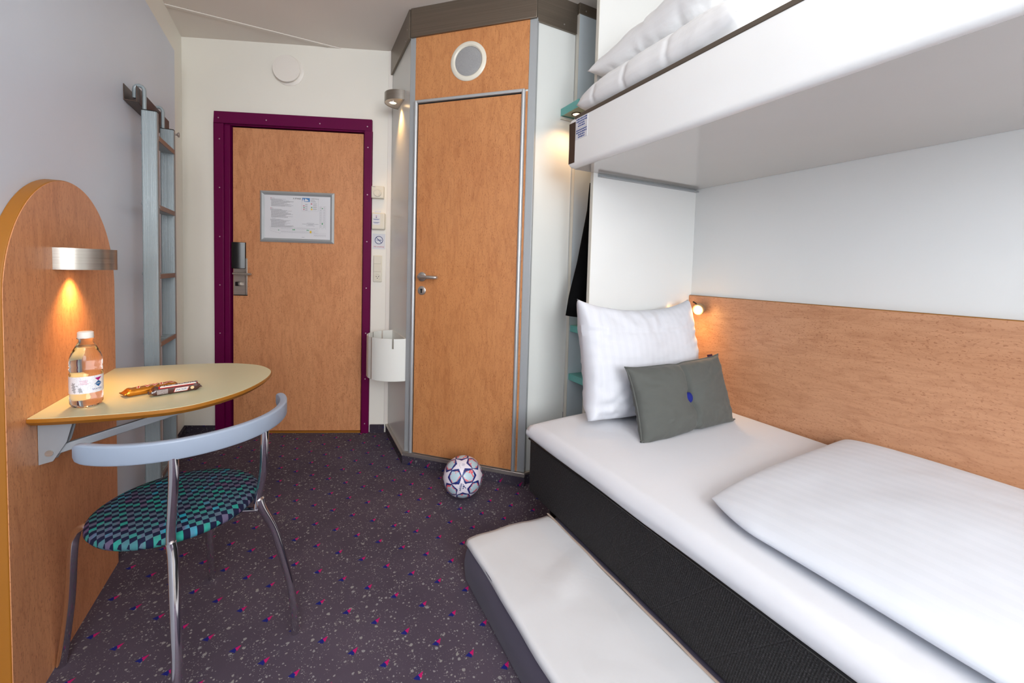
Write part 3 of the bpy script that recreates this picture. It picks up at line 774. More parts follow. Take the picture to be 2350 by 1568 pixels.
# ------------------------------------------------------------------ left side
def ladder():
    # bracket rail fixed on the wall
    br = thing('ladder_rail', 'dark brown metal channel on the blue wall holding the ladder hooks', 'bracket', (-.6, 2.45, 1.80))
    y0, y1 = 2.25, 2.73
    build('channel', MB().box(-.63, -.627, y0, y1, 1.800, 1.862).box(-.63, -.587, y0, y1, 1.797, 1.801).box(-.590, -.587, y0, y1, 1.801, 1.862), MAT['brown'], br, bevel=.0008)
    o = thing('bunk_ladder', 'grey-blue aluminium ladder hanging upright against the left wall', 'ladder', (-.56, 2.43, 0))
    xa, xb, ya, yb = -.585, -.532, 2.30, 2.57
    for y in (ya, yb):
        m = MB().box(xa, xb, y - .014, y + .014, .012, 1.78)
        rl = build('rail', m, MAT['ladder'], o, bevel=.004)
        rb = MB()
        for f in (.16, .27, .38, .62, .73, .84): rb.box(xa + (xb - xa) * f - .0012, xa + (xb - xa) * f + .0012, y - .0149, y - .0135, .02, 1.778)
        build('rib', rb, MAT['rib'], rl)
        build('end_cap', MB().box(xa + .001, xb - .001, y - .013, y + .013, 1.778, 1.782), MAT['dark'], rl)
        build('foot_cap', MB().box(xa - .002, xb + .002, y - .016, y + .016, 0, .03), MAT['black'], rl, bevel=.003)
        hx = xa + .009
        hk = [(hx, y, 1.76), (hx, y, 1.86)] + [(hx - .016 + .016 * cos(a), y, 1.862 + .018 * sin(a)) for a in [radians(q) for q in (25, 55, 90, 125, 155, 180)]] + [(hx - .032, y, 1.825)]
        build('hook', MB().tube(hk, .0072, 10), MAT['ladder'], o)
    for z in (1.674, 1.379, 1.08, .781, .483, .185):
        m = MB().box(xa + .006, xb - .006, ya + .014, yb - .014, z - .010, z + .010)
        rg = build('rung', m, MAT['ladder'], o, bevel=.002)
        build('rung_edge', MB().box(xb - .006, xb + .001, ya + .010, yb - .008, z - .010, z + .011), MAT['rung'], rg, bevel=.001)
        tr = MB()
        for k in range(8): tr.box(xa + .01, xb - .01, ya + .03 + k * .027, ya + .036 + k * .027, z + .010, z + .0118)
        build('tread', tr, MAT['ladder'], rg)
        for y in (ya, yb):
            build('weld', MB().lathe([(.0, .003), (.006, .002), (.007, 0), (0, 0)], (xb - .001, y + (.012 if y == ya else -.012), z), 10, (1, 0, 0), False), MAT['alu'], rg)
        build('rivet', MB().lathe([(.0, .004), (.008, .003), (.010, 0), (0, 0)], (xa, ya, z + .012), 12, (-1, 0, 0), False), MAT['ladder'], rg)
    # turned steel knob
    k = thing('coat_peg', 'small turned steel coat peg near the far end of blue wall', 'hook', (-.63, 2.98, 1.84))
    build('stem', MB().lathe([(.011, 0), (.011, .003), (.005, .004), (.005, .022)], (-.63, 2.98, 1.86), 16, (1, 0, 0)), MAT['steel'], k)
    build('head', MB().lathe([(.005, .022), (.014, .030), (.014, .034), (0, .035)], (-.63, 2.98, 1.86), 16, (1, 0, 0), False), MAT['steel'], k)
ladder()

def arch_and_desk():
    yc, zc, r = 1.703, 1.046, .328
    def outline(rr, yo=0.0):
        return [(yc - rr, 0.0)] + [(yc - rr * cos(pi * k / 48), zc + rr * sin(pi * k / 48)) for k in range(49)] + [(yc + rr, 0.0)]
    o = thing('arched_wall_panel', 'tall round-topped wood veneer panel on the left wall behind desk', 'panel', (-.62, yc, 0))
    def fr(y, z, n): return (-.63 + n, y, z)
    build('core', MB().prism(outline(r), 0, .0285, fr), MAT['amber'], o, bevel=.002)
    build('veneer_face', MB().prism(outline(r - .002), .0285, .0300, fr), MAT['veneer'], o, bevel=.0)
    # desk
    d = thing('wall_desk', 'fold-down half-oval desk with pale green top on arched panel', 'desk', (-.4, 1.7, .70))
    key = [(-.600, 1.454), (-.545, 1.438), (-.46, 1.424), (-.388, 1.416), (-.301, 1.419), (-.228, 1.455), (-.152, 1.54), (-.102, 1.655), (-.084, 1.756), (-.094, 1.829), (-.131, 1.905), (-.192, 1.959), (-.276, 1.998), (-.45, 2.026), (-.600, 2.027)]
    # catmull-rom
    pts = []
    for i in range(len(key) - 1):
        p0, p1, p2, p3 = key[max(i - 1, 0)], key[i], key[i + 1], key[min(i + 2, len(key) - 1)]
        for s in range(6):
            u = s / 6
            pts.append(tuple(.5 * ((2 * p1[c]) + (-p0[c] + p2[c]) * u + (2 * p0[c] - 5 * p1[c] + 4 * p2[c] - p3[c]) * u * u + (-p0[c] + 3 * p1[c] - 3 * p2[c] + p3[c]) * u ** 3) for c in (0, 1)))
    pts.append(key[-1])
    c = Vector((-.42, 1.73))
    def inset(pl, q):
        out = []
        n = len(pl)
        for i, p in enumerate(pl):
            a, b = Vector(pl[max(i - 1, 0)]), Vector(pl[min(i + 1, n - 1)])
            t = (b - a).normalized(); nn = Vector((-t.y, t.x)); v = Vector(p) + nn * q
            out.append((max(v.x, -.600), v.y))
        return out
    ins = inset(pts, .012)
    m = MB(); n = len(pts)
    vs = [(p[0], p[1], .744) for p in pts] + [(p[0], p[1], .735) for p in pts] + [(p[0], p[1], .724) for p in ins]
    fs = [tuple(range(n))] + [tuple(range(3 * n - 1, 2 * n - 1, -1))]
    for lv in (0, 1): fs += [(lv * n + i, lv * n + (i + 1) % n, (lv + 1) * n + (i + 1) % n, (lv + 1) * n + i) for i in range(n)]
    m.add(vs, fs)
    build('tabletop', m, MAT['amber'], d, bevel=.001)
    ins2 = inset(pts, .003)
    build('laminate_top', MB().prism(ins2, .744, .7452), MAT['desk_lam'], d)
    # folding bracket
    def wedge(y):
        m = MB(); poly = [(-.599, .724), (-.53, .724), (-.545, .66), (-.572, .612), (-.599, .606)]
        vs = [(p[0], yy, p[1]) for yy in (y - .002, y + .002) for p in poly]; k = len(poly)
        m.add(vs, [tuple(range(k)), tuple(range(2 * k - 1, k - 1, -1))] + [(i, (i + 1) % k, (i + 1) % k + k, i + k) for i in range(k)])
        return m
    for y in (1.505, 1.530):
        b = build('bracket_plate', wedge(y), MAT['grey_metal'], d)
    build('bracket_back', MB().box(-.5995, -.596, 1.505, 1.530, .606, .724), MAT['grey_metal'], d)
    build('pivot_bolt', MB().lathe([(.0, .004), (.008, .004), (.008, 0)], (-.578, 1.503, .635), 16, (0, -1, 0), False), MAT['steel'], d)
    def bar(a, b, w, h):
        a, b = Vector(a), Vector(b); t = (b - a).normalized(); s = t.cross(Vector((0, 0, 1))).normalized(); u = s.cross(t)
        vs = [p + s * (sx * w / 2) + u * (su * h / 2) for p in (a, b) for sx in (-1, 1) for su in (-1, 1)]
        return MB().add(vs, [(0, 1, 3, 2), (4, 6, 7, 5), (0, 4, 5, 1), (2, 3, 7, 6), (0, 2, 6, 4), (1, 5, 7, 3)])
    build('strut', bar((-.572, 1.518, .636), (-.30, 1.60, .692), .012, .022), MAT['grey_metal'], d, bevel=.002)
    build('strut_socket', MB().box(-.32, -.25, 1.585, 1.62, .690, .724), MAT['grey_metal'], d, bevel=.004)
    build('latch_lever', MB().tube([(-.25, 1.59, .700), (-.235, 1.585, .697), (-.215, 1.58, .702)], .003, 8), MAT['steel'], d)
    build('slide_bar', MB().box(-.25, -.185, 1.60, 1.622, .714, .724), MAT['grey_metal'], d, bevel=.002)
    for y in (1.93, 1.955):
        build('bracket_plate', wedge(y), MAT['grey_metal'], d)
arch_and_desk()

def bottle():
    B = (-.515, 1.535, .7455)
    o = thing('water_bottle', 'clear plastic water bottle with white cap and pale label on desk', 'bottle', B)
    R = .0335
    prof = [(.0, .004), (.015, .002), (.024, 0), (.030, .003), (R, .012), (R, .030), (R - .0005, .034), (R, .038), (R, .084), (R, .092), (R - .002, .096), (R, .100), (R, .106), (R - .002, .110), (R, .114), (R, .120), (R - .0015, .135), (R - .006, .150), (R - .012, .163), (.0165, .173), (.0145, .176), (.0140, .184), (.0175, .186), (.0175, .188), (.0135, .189), (.0130, .200), (0, .200)]
    build('bottle_shell', MB().lathe(prof, B, 48, None, False), MAT['pet'], o, angle=80)
    wprof = [(.0, .006), (.022, .004), (.030, .010), (R - .0012, .016), (R - .0012, .092), (R - .0035, .096), (R - .0012, .100), (R - .0035, .110), (R - .0012, .116), (R - .003, .135), (R - .0075, .150), (.0205, .163), (.0205, .1635), (0, .1635)]
    build('water', MB().lathe(wprof, B, 48, None, False), MAT['water'], o, angle=80)
    build('cap', MB().lathe([(.0, .2055), (.013, .2055), (.0162, .203), (.0165, .190), (.0160, .187), (.0, .187)], B, 40, None, False), MAT['white_plastic'], o)
    # label: open cylinder strip
    def LB(a0, a1, z0, z1, rr=R + .0006, n=40):
        m = MB(); vs = []
        for k in range(n + 1):
            a = a0 + (a1 - a0) * k / n
            vs += [(B[0] + rr * cos(a), B[1] + rr * sin(a), B[2] + z0), (B[0] + rr * cos(a), B[1] + rr * sin(a), B[2] + z1)]
        m.add(vs, [(2 * k, 2 * k + 2, 2 * k + 3, 2 * k + 1) for k in range(n)]); return m
    toc = atan2(-B[1], -B[0])      # direction to the camera
    lm = NT('pale printed label'); v = lm.coord('Object'); w = lm.noise(v, 260.0, 3, .6, 1.5)
    lm.link(lm.mix(lm.ramp(w, .55, .62), lin((232, 232, 238)), lin((206, 208, 218))), lm.bsdf.inputs['Base Color']); lm.bsdf.inputs['Roughness'].default_value = .35
    lab = build('label', LB(toc - 1.85, toc + 1.75, .040, .086), lm.m, o, recalc=False)
    def CF(a0, z0): return lambda x, y, n: (B[0] + (R + .0009 + n) * cos(toc + a0 + x / R), B[1] + (R + .0009 + n) * sin(toc + a0 + x / R), B[2] + z0 + y)
    f = CF(.72, .072)
    def strips(f, top, bot, x0, x1, n=12):
        vs = []
        for k in range(n + 1):
            x = x0 + (x1 - x0) * k / n; vs += [f(x, bot(x), .0001), f(x, top(x), .0001)]
        return MB().add(vs, [(2 * k, 2 * k + 2, 2 * k + 3, 2 * k + 1) for k in range(n)])
    build('label_logo_print', strips(f, lambda x: .008 + x * .12, lambda x: -.001 + abs(x) * 1.05, -.0085, .0085), simple('magenta print', (170, 0, 110), .4), lab, smooth=False, recalc=False)
    f = CF(.74, .063)
    build('label_logo_print', strips(lambda x, y, n: f(x, y, 0), lambda x: .0085 - abs(x) * .85, lambda x: -.0085 + abs(x) * 1.0, -.0092, .0092), simple('petrol print', (16, 92, 150), .4), lab, smooth=False, recalc=False)
    text('label_lettering', 'Cabinn', .0058, CF(.74, .0640), MAT['paper'], lab, depth=.0004)
    text('label_lettering', 'WATER', .0066, CF(.66, .049), MAT['ink_blue'], lab, depth=.0002)
    pk = simple('pink print', (206, 74, 128), .4)
    for k, s in enumerate(['9 HOTELS', '6 CITIES', '1 CONCEPT']):
        text('label_lettering', s, .0036, CF(-.16, .0745 - k * .0042), pk, lab, depth=.0002)
    blob = MB(); rnd = random.Random(5)
    for (a, z, s) in [(-.80, .066, .006), (-.78, .059, .0065), (-.76, .052, .006), (-.72, .046, .004), (-.38, .053, .0045), (-.34, .047, .005), (-.55, .062, .0022)]:
        f = CF(a, z); blob.add([f(s * (.8 + .3 * sin(3 * k + a * 9)) * cos(2 * pi * k / 9), s * (.8 + .3 * sin(3 * k + a * 9)) * sin(2 * pi * k / 9), 0) for k in range(9)], [tuple(range(9))])
    build('label_map_print', blob, MAT['ink_pale'], lab, smooth=False, recalc=False)
bottle()

def wrapper(o, mat, A, Bp, wdt, hgt, zb, mk):
    """pillow-pack bar between two floor points; returns frame function (s along, t across, n up)"""
    A, Bp = Vector(A), Vector(Bp); t = (Bp - A); L = t.length; t.normalize(); s = Vector((-t.y, t.x, 0)) if True else None
    def F(a, b, n): p = A + t * (a * L) + s * b; return (p.x, p.y, zb + n)
    m = MB(); nu, nv = 40, 16
    rnd = random.Random(mk)
    def fn(u, v):
        a = u; e = min(a, 1 - a)
        k = min(1, max(0, e - .045) / .07) ** .45
        hh = hgt * k + .0012; ww = wdt * (.90 + .10 * k if e > .045 else 1.08)
        ang = 2 * pi * v
        cx, cz = cos(ang), sin(ang)
        cx = math.copysign(abs(cx) ** .7, cx); cz = math.copysign(abs(cz) ** .7, cz)
        p = noise.noise(Vector((a * 14 + mk, cx * 1.5, cz * 1.5))) * .0010
        if e < .16: p += noise.noise(Vector((a * 5 + mk, cx * 9, cz * 3))) * .0045 * (1 if e > .045 else .5)
        n = hgt / 2 + cz * hh / 2 * (1 if e > .09 else 1) + p
        if e < .045: n = hgt * .42 + cz * .0008 + noise.noise(Vector((cx * 6, mk, a))) * .004 
        return F(a, cx * ww / 2, max(n, .0003))
    m.grid(lambda u, v: fn(u, v), nu, nv)
    build('wrapper', m, mat, o, angle=60)
    HH = hgt + .0012
    def T(a, b, n):
        q = min(.999, abs(2 * b / wdt)); return F(a, b, hgt / 2 + HH / 2 * (1 - q ** 2.857) ** .35 + .0009 + n)
    def S(a, z, n):
        q = min(.999, abs(2 * z / HH)); return F(a, -(wdt / 2 * (1 - q ** 2.857) ** .35 + .0012 + n), hgt / 2 + z)
    return F, T, S
def patch(fn, a0, a1, b0, b1, sh=0.0, n=10, na=6):
    m = MB(); m.grid(lambda u, v: fn(a0 + (a1 - a0) * u + sh * v, b0 + (b1 - b0) * v, 0), na, n); return m
def bars():
    zb = .7453
    gold = simple('gold foil', (206, 132, 40), .22, metal=.75)
    bro = simple('brown glossy wrapper', (72, 40, 34), .25, coat=.3)
    red = simple('red print', (176, 14, 24), .35); wh = simple('white print', (236, 230, 222), .35); nav = simple('navy print', (20, 26, 96), .35)
    A, Bq = (-.458, 1.588, 0), (-.336, 1.655, 0)
    o = thing('chocolate_bar', 'gold-wrapped caramel bar with red lettering lying behind the brown bar', 'candy bar', (-.40, 1.61, zb))
    F, T, S = wrapper(o, gold, A, Bq, .042, .021, zb, 3)
    L = .142
    def G(ox, up): return lambda x, y, n: T(.52 + (x + ox) / L, y + up, n)
    text('lettering_outline', 'TWIX', .036, G(.0, .0), wh, o, depth=.0001, shear=.3, bold=.0016, sx=1.05, cuts=5)
    text('lettering', 'TWIX', .036, G(.0, .0), red, o, depth=.0006, shear=.3, bold=.0002, sx=1.05, cuts=5)
    A, Bq = (-.392, 1.567, 0), (-.272, 1.612, 0)
    o = thing('chocolate_bar', 'brown-wrapped nut bar with white and red bands, in front', 'candy bar', (-.33, 1.58, zb))
    F, T, S = wrapper(o, bro, A, Bq, .031, .024, zb, 8)
    L = .128
    build('red_band_print', patch(T, .17, .90, -.0138, .0122, .03), red, o, recalc=False)
    build('white_band_print', patch(lambda a, b, n: T(a, b, .0003), .20, .885, -.0122, .0112, .03), wh, o, recalc=False)
    text('lettering', 'NO-SCORE', .0190, lambda x, y, n: T(.555 + x / L, y - .0005, .0003 + n), nav, o, depth=.0005, shear=.3, bold=.0005, sx=.98, cuts=3)
    build('side_label_print', patch(S, .44, .71, -.0066, .0058, .03), red, o, recalc=False)
    build('side_label_print', patch(lambda a, b, n: S(a, b, .0003), .452, .70, -.0056, .0048, .03), wh, o, recalc=False)
    text('side_lettering', 'SNICKERS', .0088, lambda x, y, n: S(.588 + x / L, y - .0004, .0004 + n), MAT['ink_navy'], o, depth=.0004, shear=.3, bold=.0001, sx=.74)
    tx = NT('tiny print'); v = tx.coord('Object'); q = tx.noise(v, 1500, 1)
    tx.link(tx.mix(tx.ramp(q, .45, .55), lin((90, 66, 62)), lin((176, 166, 164))), tx.bsdf.inputs['Base Color'])
    build('small_print', patch(S, .14, .34, -.0075, .0065), tx.m, o, recalc=False)
    build('nut_print', MB().lathe([(0, .001), (.0045, .0005), (.0048, 0)], S(.80, 0, .0002), 12, (0.35, -.94, 0), False), simple('nut print', (226, 196, 150), .5), o)
bars()

# ------------------------------------------------------------------ chair
def chair():
    C = Vector((-.303, 1.487, 0)); ph = radians(304)
    o = thing('chair', 'round-seated chrome chair with curved grey-blue back rail at desk', 'chair', (C.x, C.y, 0))
    # seat
    R = .198
    prof = [(.0, .424), (.15, .424), (R - .02, .426), (R - .006, .431), (R, .440), (R - .002, .449), (R - .012, .456), (R - .04, .461), (.10, .464), (0, .465)]
    S = C
    build('seat', MB().lathe(prof, S, 64, None, False), MAT['seat'], o, angle=70)
    # back rail
    m = MB(); n = 48; rr = .246; bc = Vector((-.286, 1.482, 0))
    sec = [(-.008, .022), (-.002, .025), (.008, .025), (.012, .022), (.012, -.018), (.008, -.024), (-.004, -.024), (-.008, -.020)]
    vs = []; a0, a1 = ph - radians(79), ph + radians(79)
    for k in range(n + 1):
        a = a0 + (a1 - a0) * k / n
        e = min(k, n - k) / 3.0; sh = 1.0 if e >= 1 else .55 + .45 * sqrt(max(0, 1 - (1 - e) ** 2))
        for (dr, dz) in sec:
            vs.append((bc.x + (rr + dr * sh) * cos(a), bc.y + (rr + dr * sh) * sin(a), .697 + dz * (sh if e < 1 else 1)))
    s = len(sec); fs = [tuple(range(s - 1, -1, -1)), tuple(n * s + k for k in range(s))]
    for k in range(n):
        for q in range(s): fs.append((k * s + q, k * s + (q + 1) % s, (k + 1) * s + (q + 1) % s, (k + 1) * s + q))
    m.add(vs, fs)
    build('back_rail', m, MAT['blue_lacquer'], o, bevel=.002, angle=50)
    def bez(P, k=7):
        P = [Vector(p) for p in P]; out = []
        for i in range(len(P) - 1):
            p0, p1, p2, p3 = P[max(i - 1, 0)], P[i], P[i + 1], P[min(i + 2, len(P) - 1)]
            for s_ in range(k):
                u = s_ / k
                out.append(.5 * ((2 * p1) + (-p0 + p2) * u + (2 * p0 - 5 * p1 + 4 * p2 - p3) * u * u + (-p0 + 3 * p1 - 3 * p2 + p3) * u ** 3))
        return out + [P[-1]]
    def at(deg, r, z): a = radians(deg); return (C.x + r * cos(a), C.y + r * sin(a), z)
    # rear uprights curve in to the seat rim, rear legs flare out to the floor
    for (dt, db, df) in ((279, 277, 279), (331, 337, 344)):
        up = bez([at(dt, .254, .69), at(dt, .252, .63), at((dt + db) / 2, .240, .54), at(db, .222, .47), at(db, .217, .425)])
        build('upright', MB().tube(up, .0105, 14), MAT['chrome'], o)
        lg = bez([at(db, .224, .452), at(db + 1, .230, .42), at(df, .255, .33), at(df + 1, .287, .20), at(df + .5, .304, .12), at(df, .314, .0)])
        build('leg', MB().tube(lg, .0115, 14), MAT['chrome'], o)
        build('seat_strut', MB().tube([at(db, .222, .420), at(db, .12, .417)], .007, 10), MAT['chrome'], o)
    for (dt, df) in ((172, 165), (78, 84)):
        lg = bez([at(dt, .10, .415), at(dt, .19, .418), at(dt, .226, .410), at((dt + df) / 2, .247, .378), at((dt + df) / 2, .253, .33), at(df, .272, .18), at(df, .294, .0)])
        build('leg', MB().tube(lg, .0112, 14), MAT['chrome'], o)
    ring = [at(k * 15, .13, .416) for k in range(25)]
    build('seat_ring', MB().tube(ring, .007, 8, cap=False), MAT['chrome'], o)
chair()

# ------------------------------------------------------------------ football
def ball():
    R = .0995; c = Vector((.748, 1.925, R + .001))
    me = bpy.data.meshes.new('football')
    bm = bmesh.new(); bmesh.ops.create_icosphere(bm, subdivisions=7, radius=R); bm.to_mesh(me); bm.free()
    nv = len(me.vertices); co = np.empty(nv * 3); me.vertices.foreach_get('co', co); d = co.reshape(-1, 3) / R
    g = (1 + 5 ** .5) / 2
    ic = np.array([(0, s1, s2 * g) for s1 in (-1, 1) for s2 in (-1, 1)] + [(s1, s2 * g, 0) for s1 in (-1, 1) for s2 in (-1, 1)] + [(s2 * g, 0, s1) for s1 in (-1, 1) for s2 in (-1, 1)], float)
    ic /= np.linalg.norm(ic[0])
    # orient: edge (v0,v1) midpoint toward the camera, v0 up
    cam_dir = np.array(Vector((0, 0, 1.15)) - c); cam_dir /= np.linalg.norm(cam_dir)
    up = np.array([0, 0, 1.0]); rt = np.cross(up, cam_dir); rt /= np.linalg.norm(rt); up = np.cross(cam_dir, rt)
    a = radians(3.0); ofs = cam_dir - .045 * rt + .0 * up; ofs /= np.linalg.norm(ofs)
    up2 = up + a * -rt; up2 -= ofs * (up2 @ ofs); up2 /= np.linalg.norm(up2); rt2 = np.cross(up2, ofs)
    v0 = ic[0]; nb = [k for k in range(12) if abs(ic[k] @ v0 - 1 / sqrt(5)) < 1e-3]; v1 = ic[nb[0]]
    mdir = v0 + v1; mdir /= np.linalg.norm(mdir); e = v0 - v1; e /= np.linalg.norm(e); sdir = np.cross(e, mdir)
    B1 = np.stack([sdir, e, mdir], 1); B2 = np.stack([rt2, up2, ofs], 1)
    Rm = B2 @ B1.T
    V = ic @ Rm.T
    dots = d @ V.T; near = dots.argmax(1)
    th = np.arccos(np.clip(dots[np.arange(nv), near], -1, 1))
    angs = np.zeros(nv); ref = []
    for k in range(12):
        n_ = V[k]; nbk = [q for q in range(12) if abs(V[q] @ n_ - 1 / sqrt(5)) < 1e-3]
        u = V[nbk[0]] - n_ * (V[nbk[0]] @ n_); u /= np.linalg.norm(u); w = np.cross(n_, u)
        i = near == k; angs[i] = np.arctan2(d[i] @ w, d[i] @ u)
    seg = 2 * pi / 5; fa = np.abs((angs + seg / 2) % seg - seg / 2)        # 0 at arm, pi/5 between arms
    x = th * np.cos(fa); y = th * np.sin(fa)
    To, Ti = radians(31.2), radians(13.8)
    # star edge from (To,0) to Ti*(cos36,sin36)
    x2, y2 = Ti * cos(pi / 5), Ti * sin(pi / 5)
    L = sqrt((To - x2) ** 2 + y2 ** 2); nx, ny = y2 / L, (To - x2) / L
    sd = (x - To) * nx + y * ny              # <0 inside the star
    # panel between three stars: distance from the nearest face centre
    faces = [(i, j, k) for i in range(12) for j in range(i) for k in range(j) if V[i] @ V[j] > .4 and V[j] @ V[k] > .4 and V[i] @ V[k] > .4]
    FC = np.array([V[i] + V[j] + V[k] for i, j, k in faces]); FC /= np.linalg.norm(FC[0])
    fd = d @ FC.T; fn = fd.argmax(1); fth = np.arccos(np.clip(fd.max(1), -1, 1))
    rng = np.random.RandomState(3)
    def wav(p, s, ph): return np.sin(p[:, 0] * s + ph) * np.sin(p[:, 1] * s * 1.1 + ph * 2) * np.sin(p[:, 2] * s * .9 + ph * 3)
    nz = wav(d, 13, .7) + .5 * wav(d, 31, 1.9) + .25 * wav(d, 70, .3)
    sdd = np.degrees(sd)
    white, navy, redc, ice, mid = [np.array(lin(q)) for q in ((232, 224, 234), (24, 28, 104), (240, 88, 96), (186, 208, 218), (24, 76, 156))]
    col = np.tile(ice, (nv, 1))
    cor = np.clip((th - radians(17)) / radians(14), 0, 1)
    band = 3.2 + 3.0 * (1 - cor) + 3.0 * wav(d, 7, 2.2)
    rim = band + 9.0 * np.clip(nz * 1.5 + .22, -.3, .9)
    redm = sdd < rim; col[redm] = redc
    soft = (~redm) & (sdd < rim + 1.2); col[soft] = .5 * redc + .5 * ice
    gap = (sdd < band + .7); col[gap] = .55 * ice + .45 * navy
    nvm = sdd < band; col[nvm] = navy
    bl = nvm & (wav(d, 22, 1.1) > .25); col[bl] = mid * .6 + navy * .4
    col[sd < 0] = white
    # three-stripe mark and wordmark on the lower star
    k1 = int(np.argmax(V @ (-up2 * .5 + ofs * .85))); n_ = V[k1]
    uu = up2 - n_ * (up2 @ n_); uu /= np.linalg.norm(uu); rr = np.cross(uu, n_)
    px, py = d @ rr, d @ uu; on = near == k1
    a_ = radians(-72); qx = px * cos(a_) - py * sin(a_) ; qy = px * sin(a_) + py * cos(a_)
    attr = me.color_attributes.new('print', 'FLOAT_COLOR', 'POINT')
    attr.data.foreach_set('color', col.astype(np.float32).ravel())
    t = NT('printed football'); at_ = t.new('ShaderNodeAttribute'); at_.attribute_name = 'print'
    t.link(at_.outputs['Color'], t.bsdf.inputs['Base Color']); t.bsdf.inputs['Roughness'].default_value = .38
    me.materials.append(t.m); me.polygons.foreach_set('use_smooth', [True] * len(me.polygons))
    o = bpy.data.objects.new('football', me); COL.objects.link(o); o.location = c
    tag(o, 'white football with navy-edged stars and red-rimmed pale panels on carpet', 'ball')
    def SF(nvec, uvec, ox, oy, rot):
        nv_ = Vector(nvec); uv_ = Vector(uvec); rv_ = uv_.cross(nv_)
        def f(x, y, n):
            xx = x * cos(rot) - y * sin(rot) + ox; yy = x * sin(rot) + y * cos(rot) + oy
            p = nv_ * 1.0 + rv_ * (xx / R) + uv_ * (yy / R)
            return tuple(c + p.normalized() * (R + .0003 + n))
        return f
    nav = MAT['ink_navy']
    f = SF(n_, uu, .004, .001, 0)
    m = MB()
    for (y0, y1, xl0, xl1, xr0, xr1) in [(.012, .017, -.001, .001, .004, .003), (.003, .0095, -.002, -.001, .010, .006), (-.007, .0005, -.003, -.002, .0155, .011)]:
        m.add([f(xl0, y0, 0), f(xr0, y0 + .002, 0), f(xr1, y1 + .002, 0), f(xl1, y1, 0)], [(0, 1, 2, 3)])
    build('stripes_print', m, nav, o, smooth=False, recalc=False)
    text('lettering', 'adidas', .0160, SF(n_, uu, -.0085, .005, radians(76)), nav, o, depth=.0001, bold=.0003)
    k0 = int(np.argmax(V @ (up2 * .5 + ofs * .85))); n0 = V[k0]; u0 = up2 - n0 * (up2 @ n0); u0 /= np.linalg.norm(u0)
    f = SF(n0, u0, .0085, .0, 0); m = MB()
    for k in range(5):
        a = 2 * pi * k / 5; q = (cos(a) * .006, sin(a) * .006)
        m.add([f(q[0] + .0018 * cos(a + w), q[1] + .0018 * sin(a + w), 0) for w in (0, 1.3, 2.5, 3.8, 5.0)], [(0, 1, 2, 3, 4)])
    m.add([f(.0018 * cos(w), .0018 * sin(w), 0) for w in (0, 1.3, 2.5, 3.8, 5.0)], [(0, 1, 2, 3, 4)])
    build('emblem_print', m, nav, o, smooth=False, recalc=False)
    f = SF(n0, u0, -.009, -.004, radians(-78))
    build('small_print', rects(f, [(-.012, .014, .001, .0024), (-.006, .008, -.002, -.001)], 0, .0001), MAT['ink'], o, smooth=False)
ball()

# ------------------------------------------------------------------ bedding helpers
def pillow_mesh(W, H, T, nu=56, nv=56, pinch=.06, wr=.004, seed=0, flange=.0, fn=None, q=.42):
    """closed cushion: local x in W, y in H, z thickness"""
    m = MB()
    def top(u, v, s):
        a, b = u * 2 - 1, v * 2 - 1
        ea = max(0.0, 1 - abs(a) ** 2.6) ; eb = max(0.0, 1 - abs(b) ** 2.6)
        th = (ea * eb) ** q
        x = a * W / 2 * (1 - pinch * (1 - b * b) * abs(a) ** 1)
        y = b * H / 2 * (1 - pinch * (1 - a * a) * abs(b) ** 1)
        z = s * (T / 2 * th + (.0015 if flange else 0))
        w = noise.fractal(Vector((a * 2.2 + seed, b * 2.2, s * 3 + seed)), 1.0, 2.0, 4) * wr * min(1, th * 2)
        r = noise.noise(Vector((atan2(b, a) * 7 + seed, 1.7, s))) * wr * .9 * min(1, max(0, (sqrt(a * a + b * b) - .45)) * 2) * min(1, th * 3)
        z += s * (w + r)
        if fn: x, y, z = fn(a, b, x, y, z, s, th)
        return (x, y, z)
    m.grid(lambda u, v: top(u, v, 1), nu, nv)
    m.grid(lambda u, v: top(1 - u, v, -1), nu, nv)
    return m
def xform(mb, Mx):
    mb.v = [tuple(Mx @ Vector(p)) for p in mb.v]; return mb
def basis(c, ex, ey):
    ex = Vector(ex).normalized(); ey = Vector(ey); ey = (ey - ex * ey.dot(ex)).normalized(); ez = ex.cross(ey)
    return Matrix(((ex.x, ey.x, ez.x, c[0]), (ex.y, ey.y, ez.y, c[1]), (ex.z, ey.z, ez.z, c[2]), (0, 0, 0, 1)))

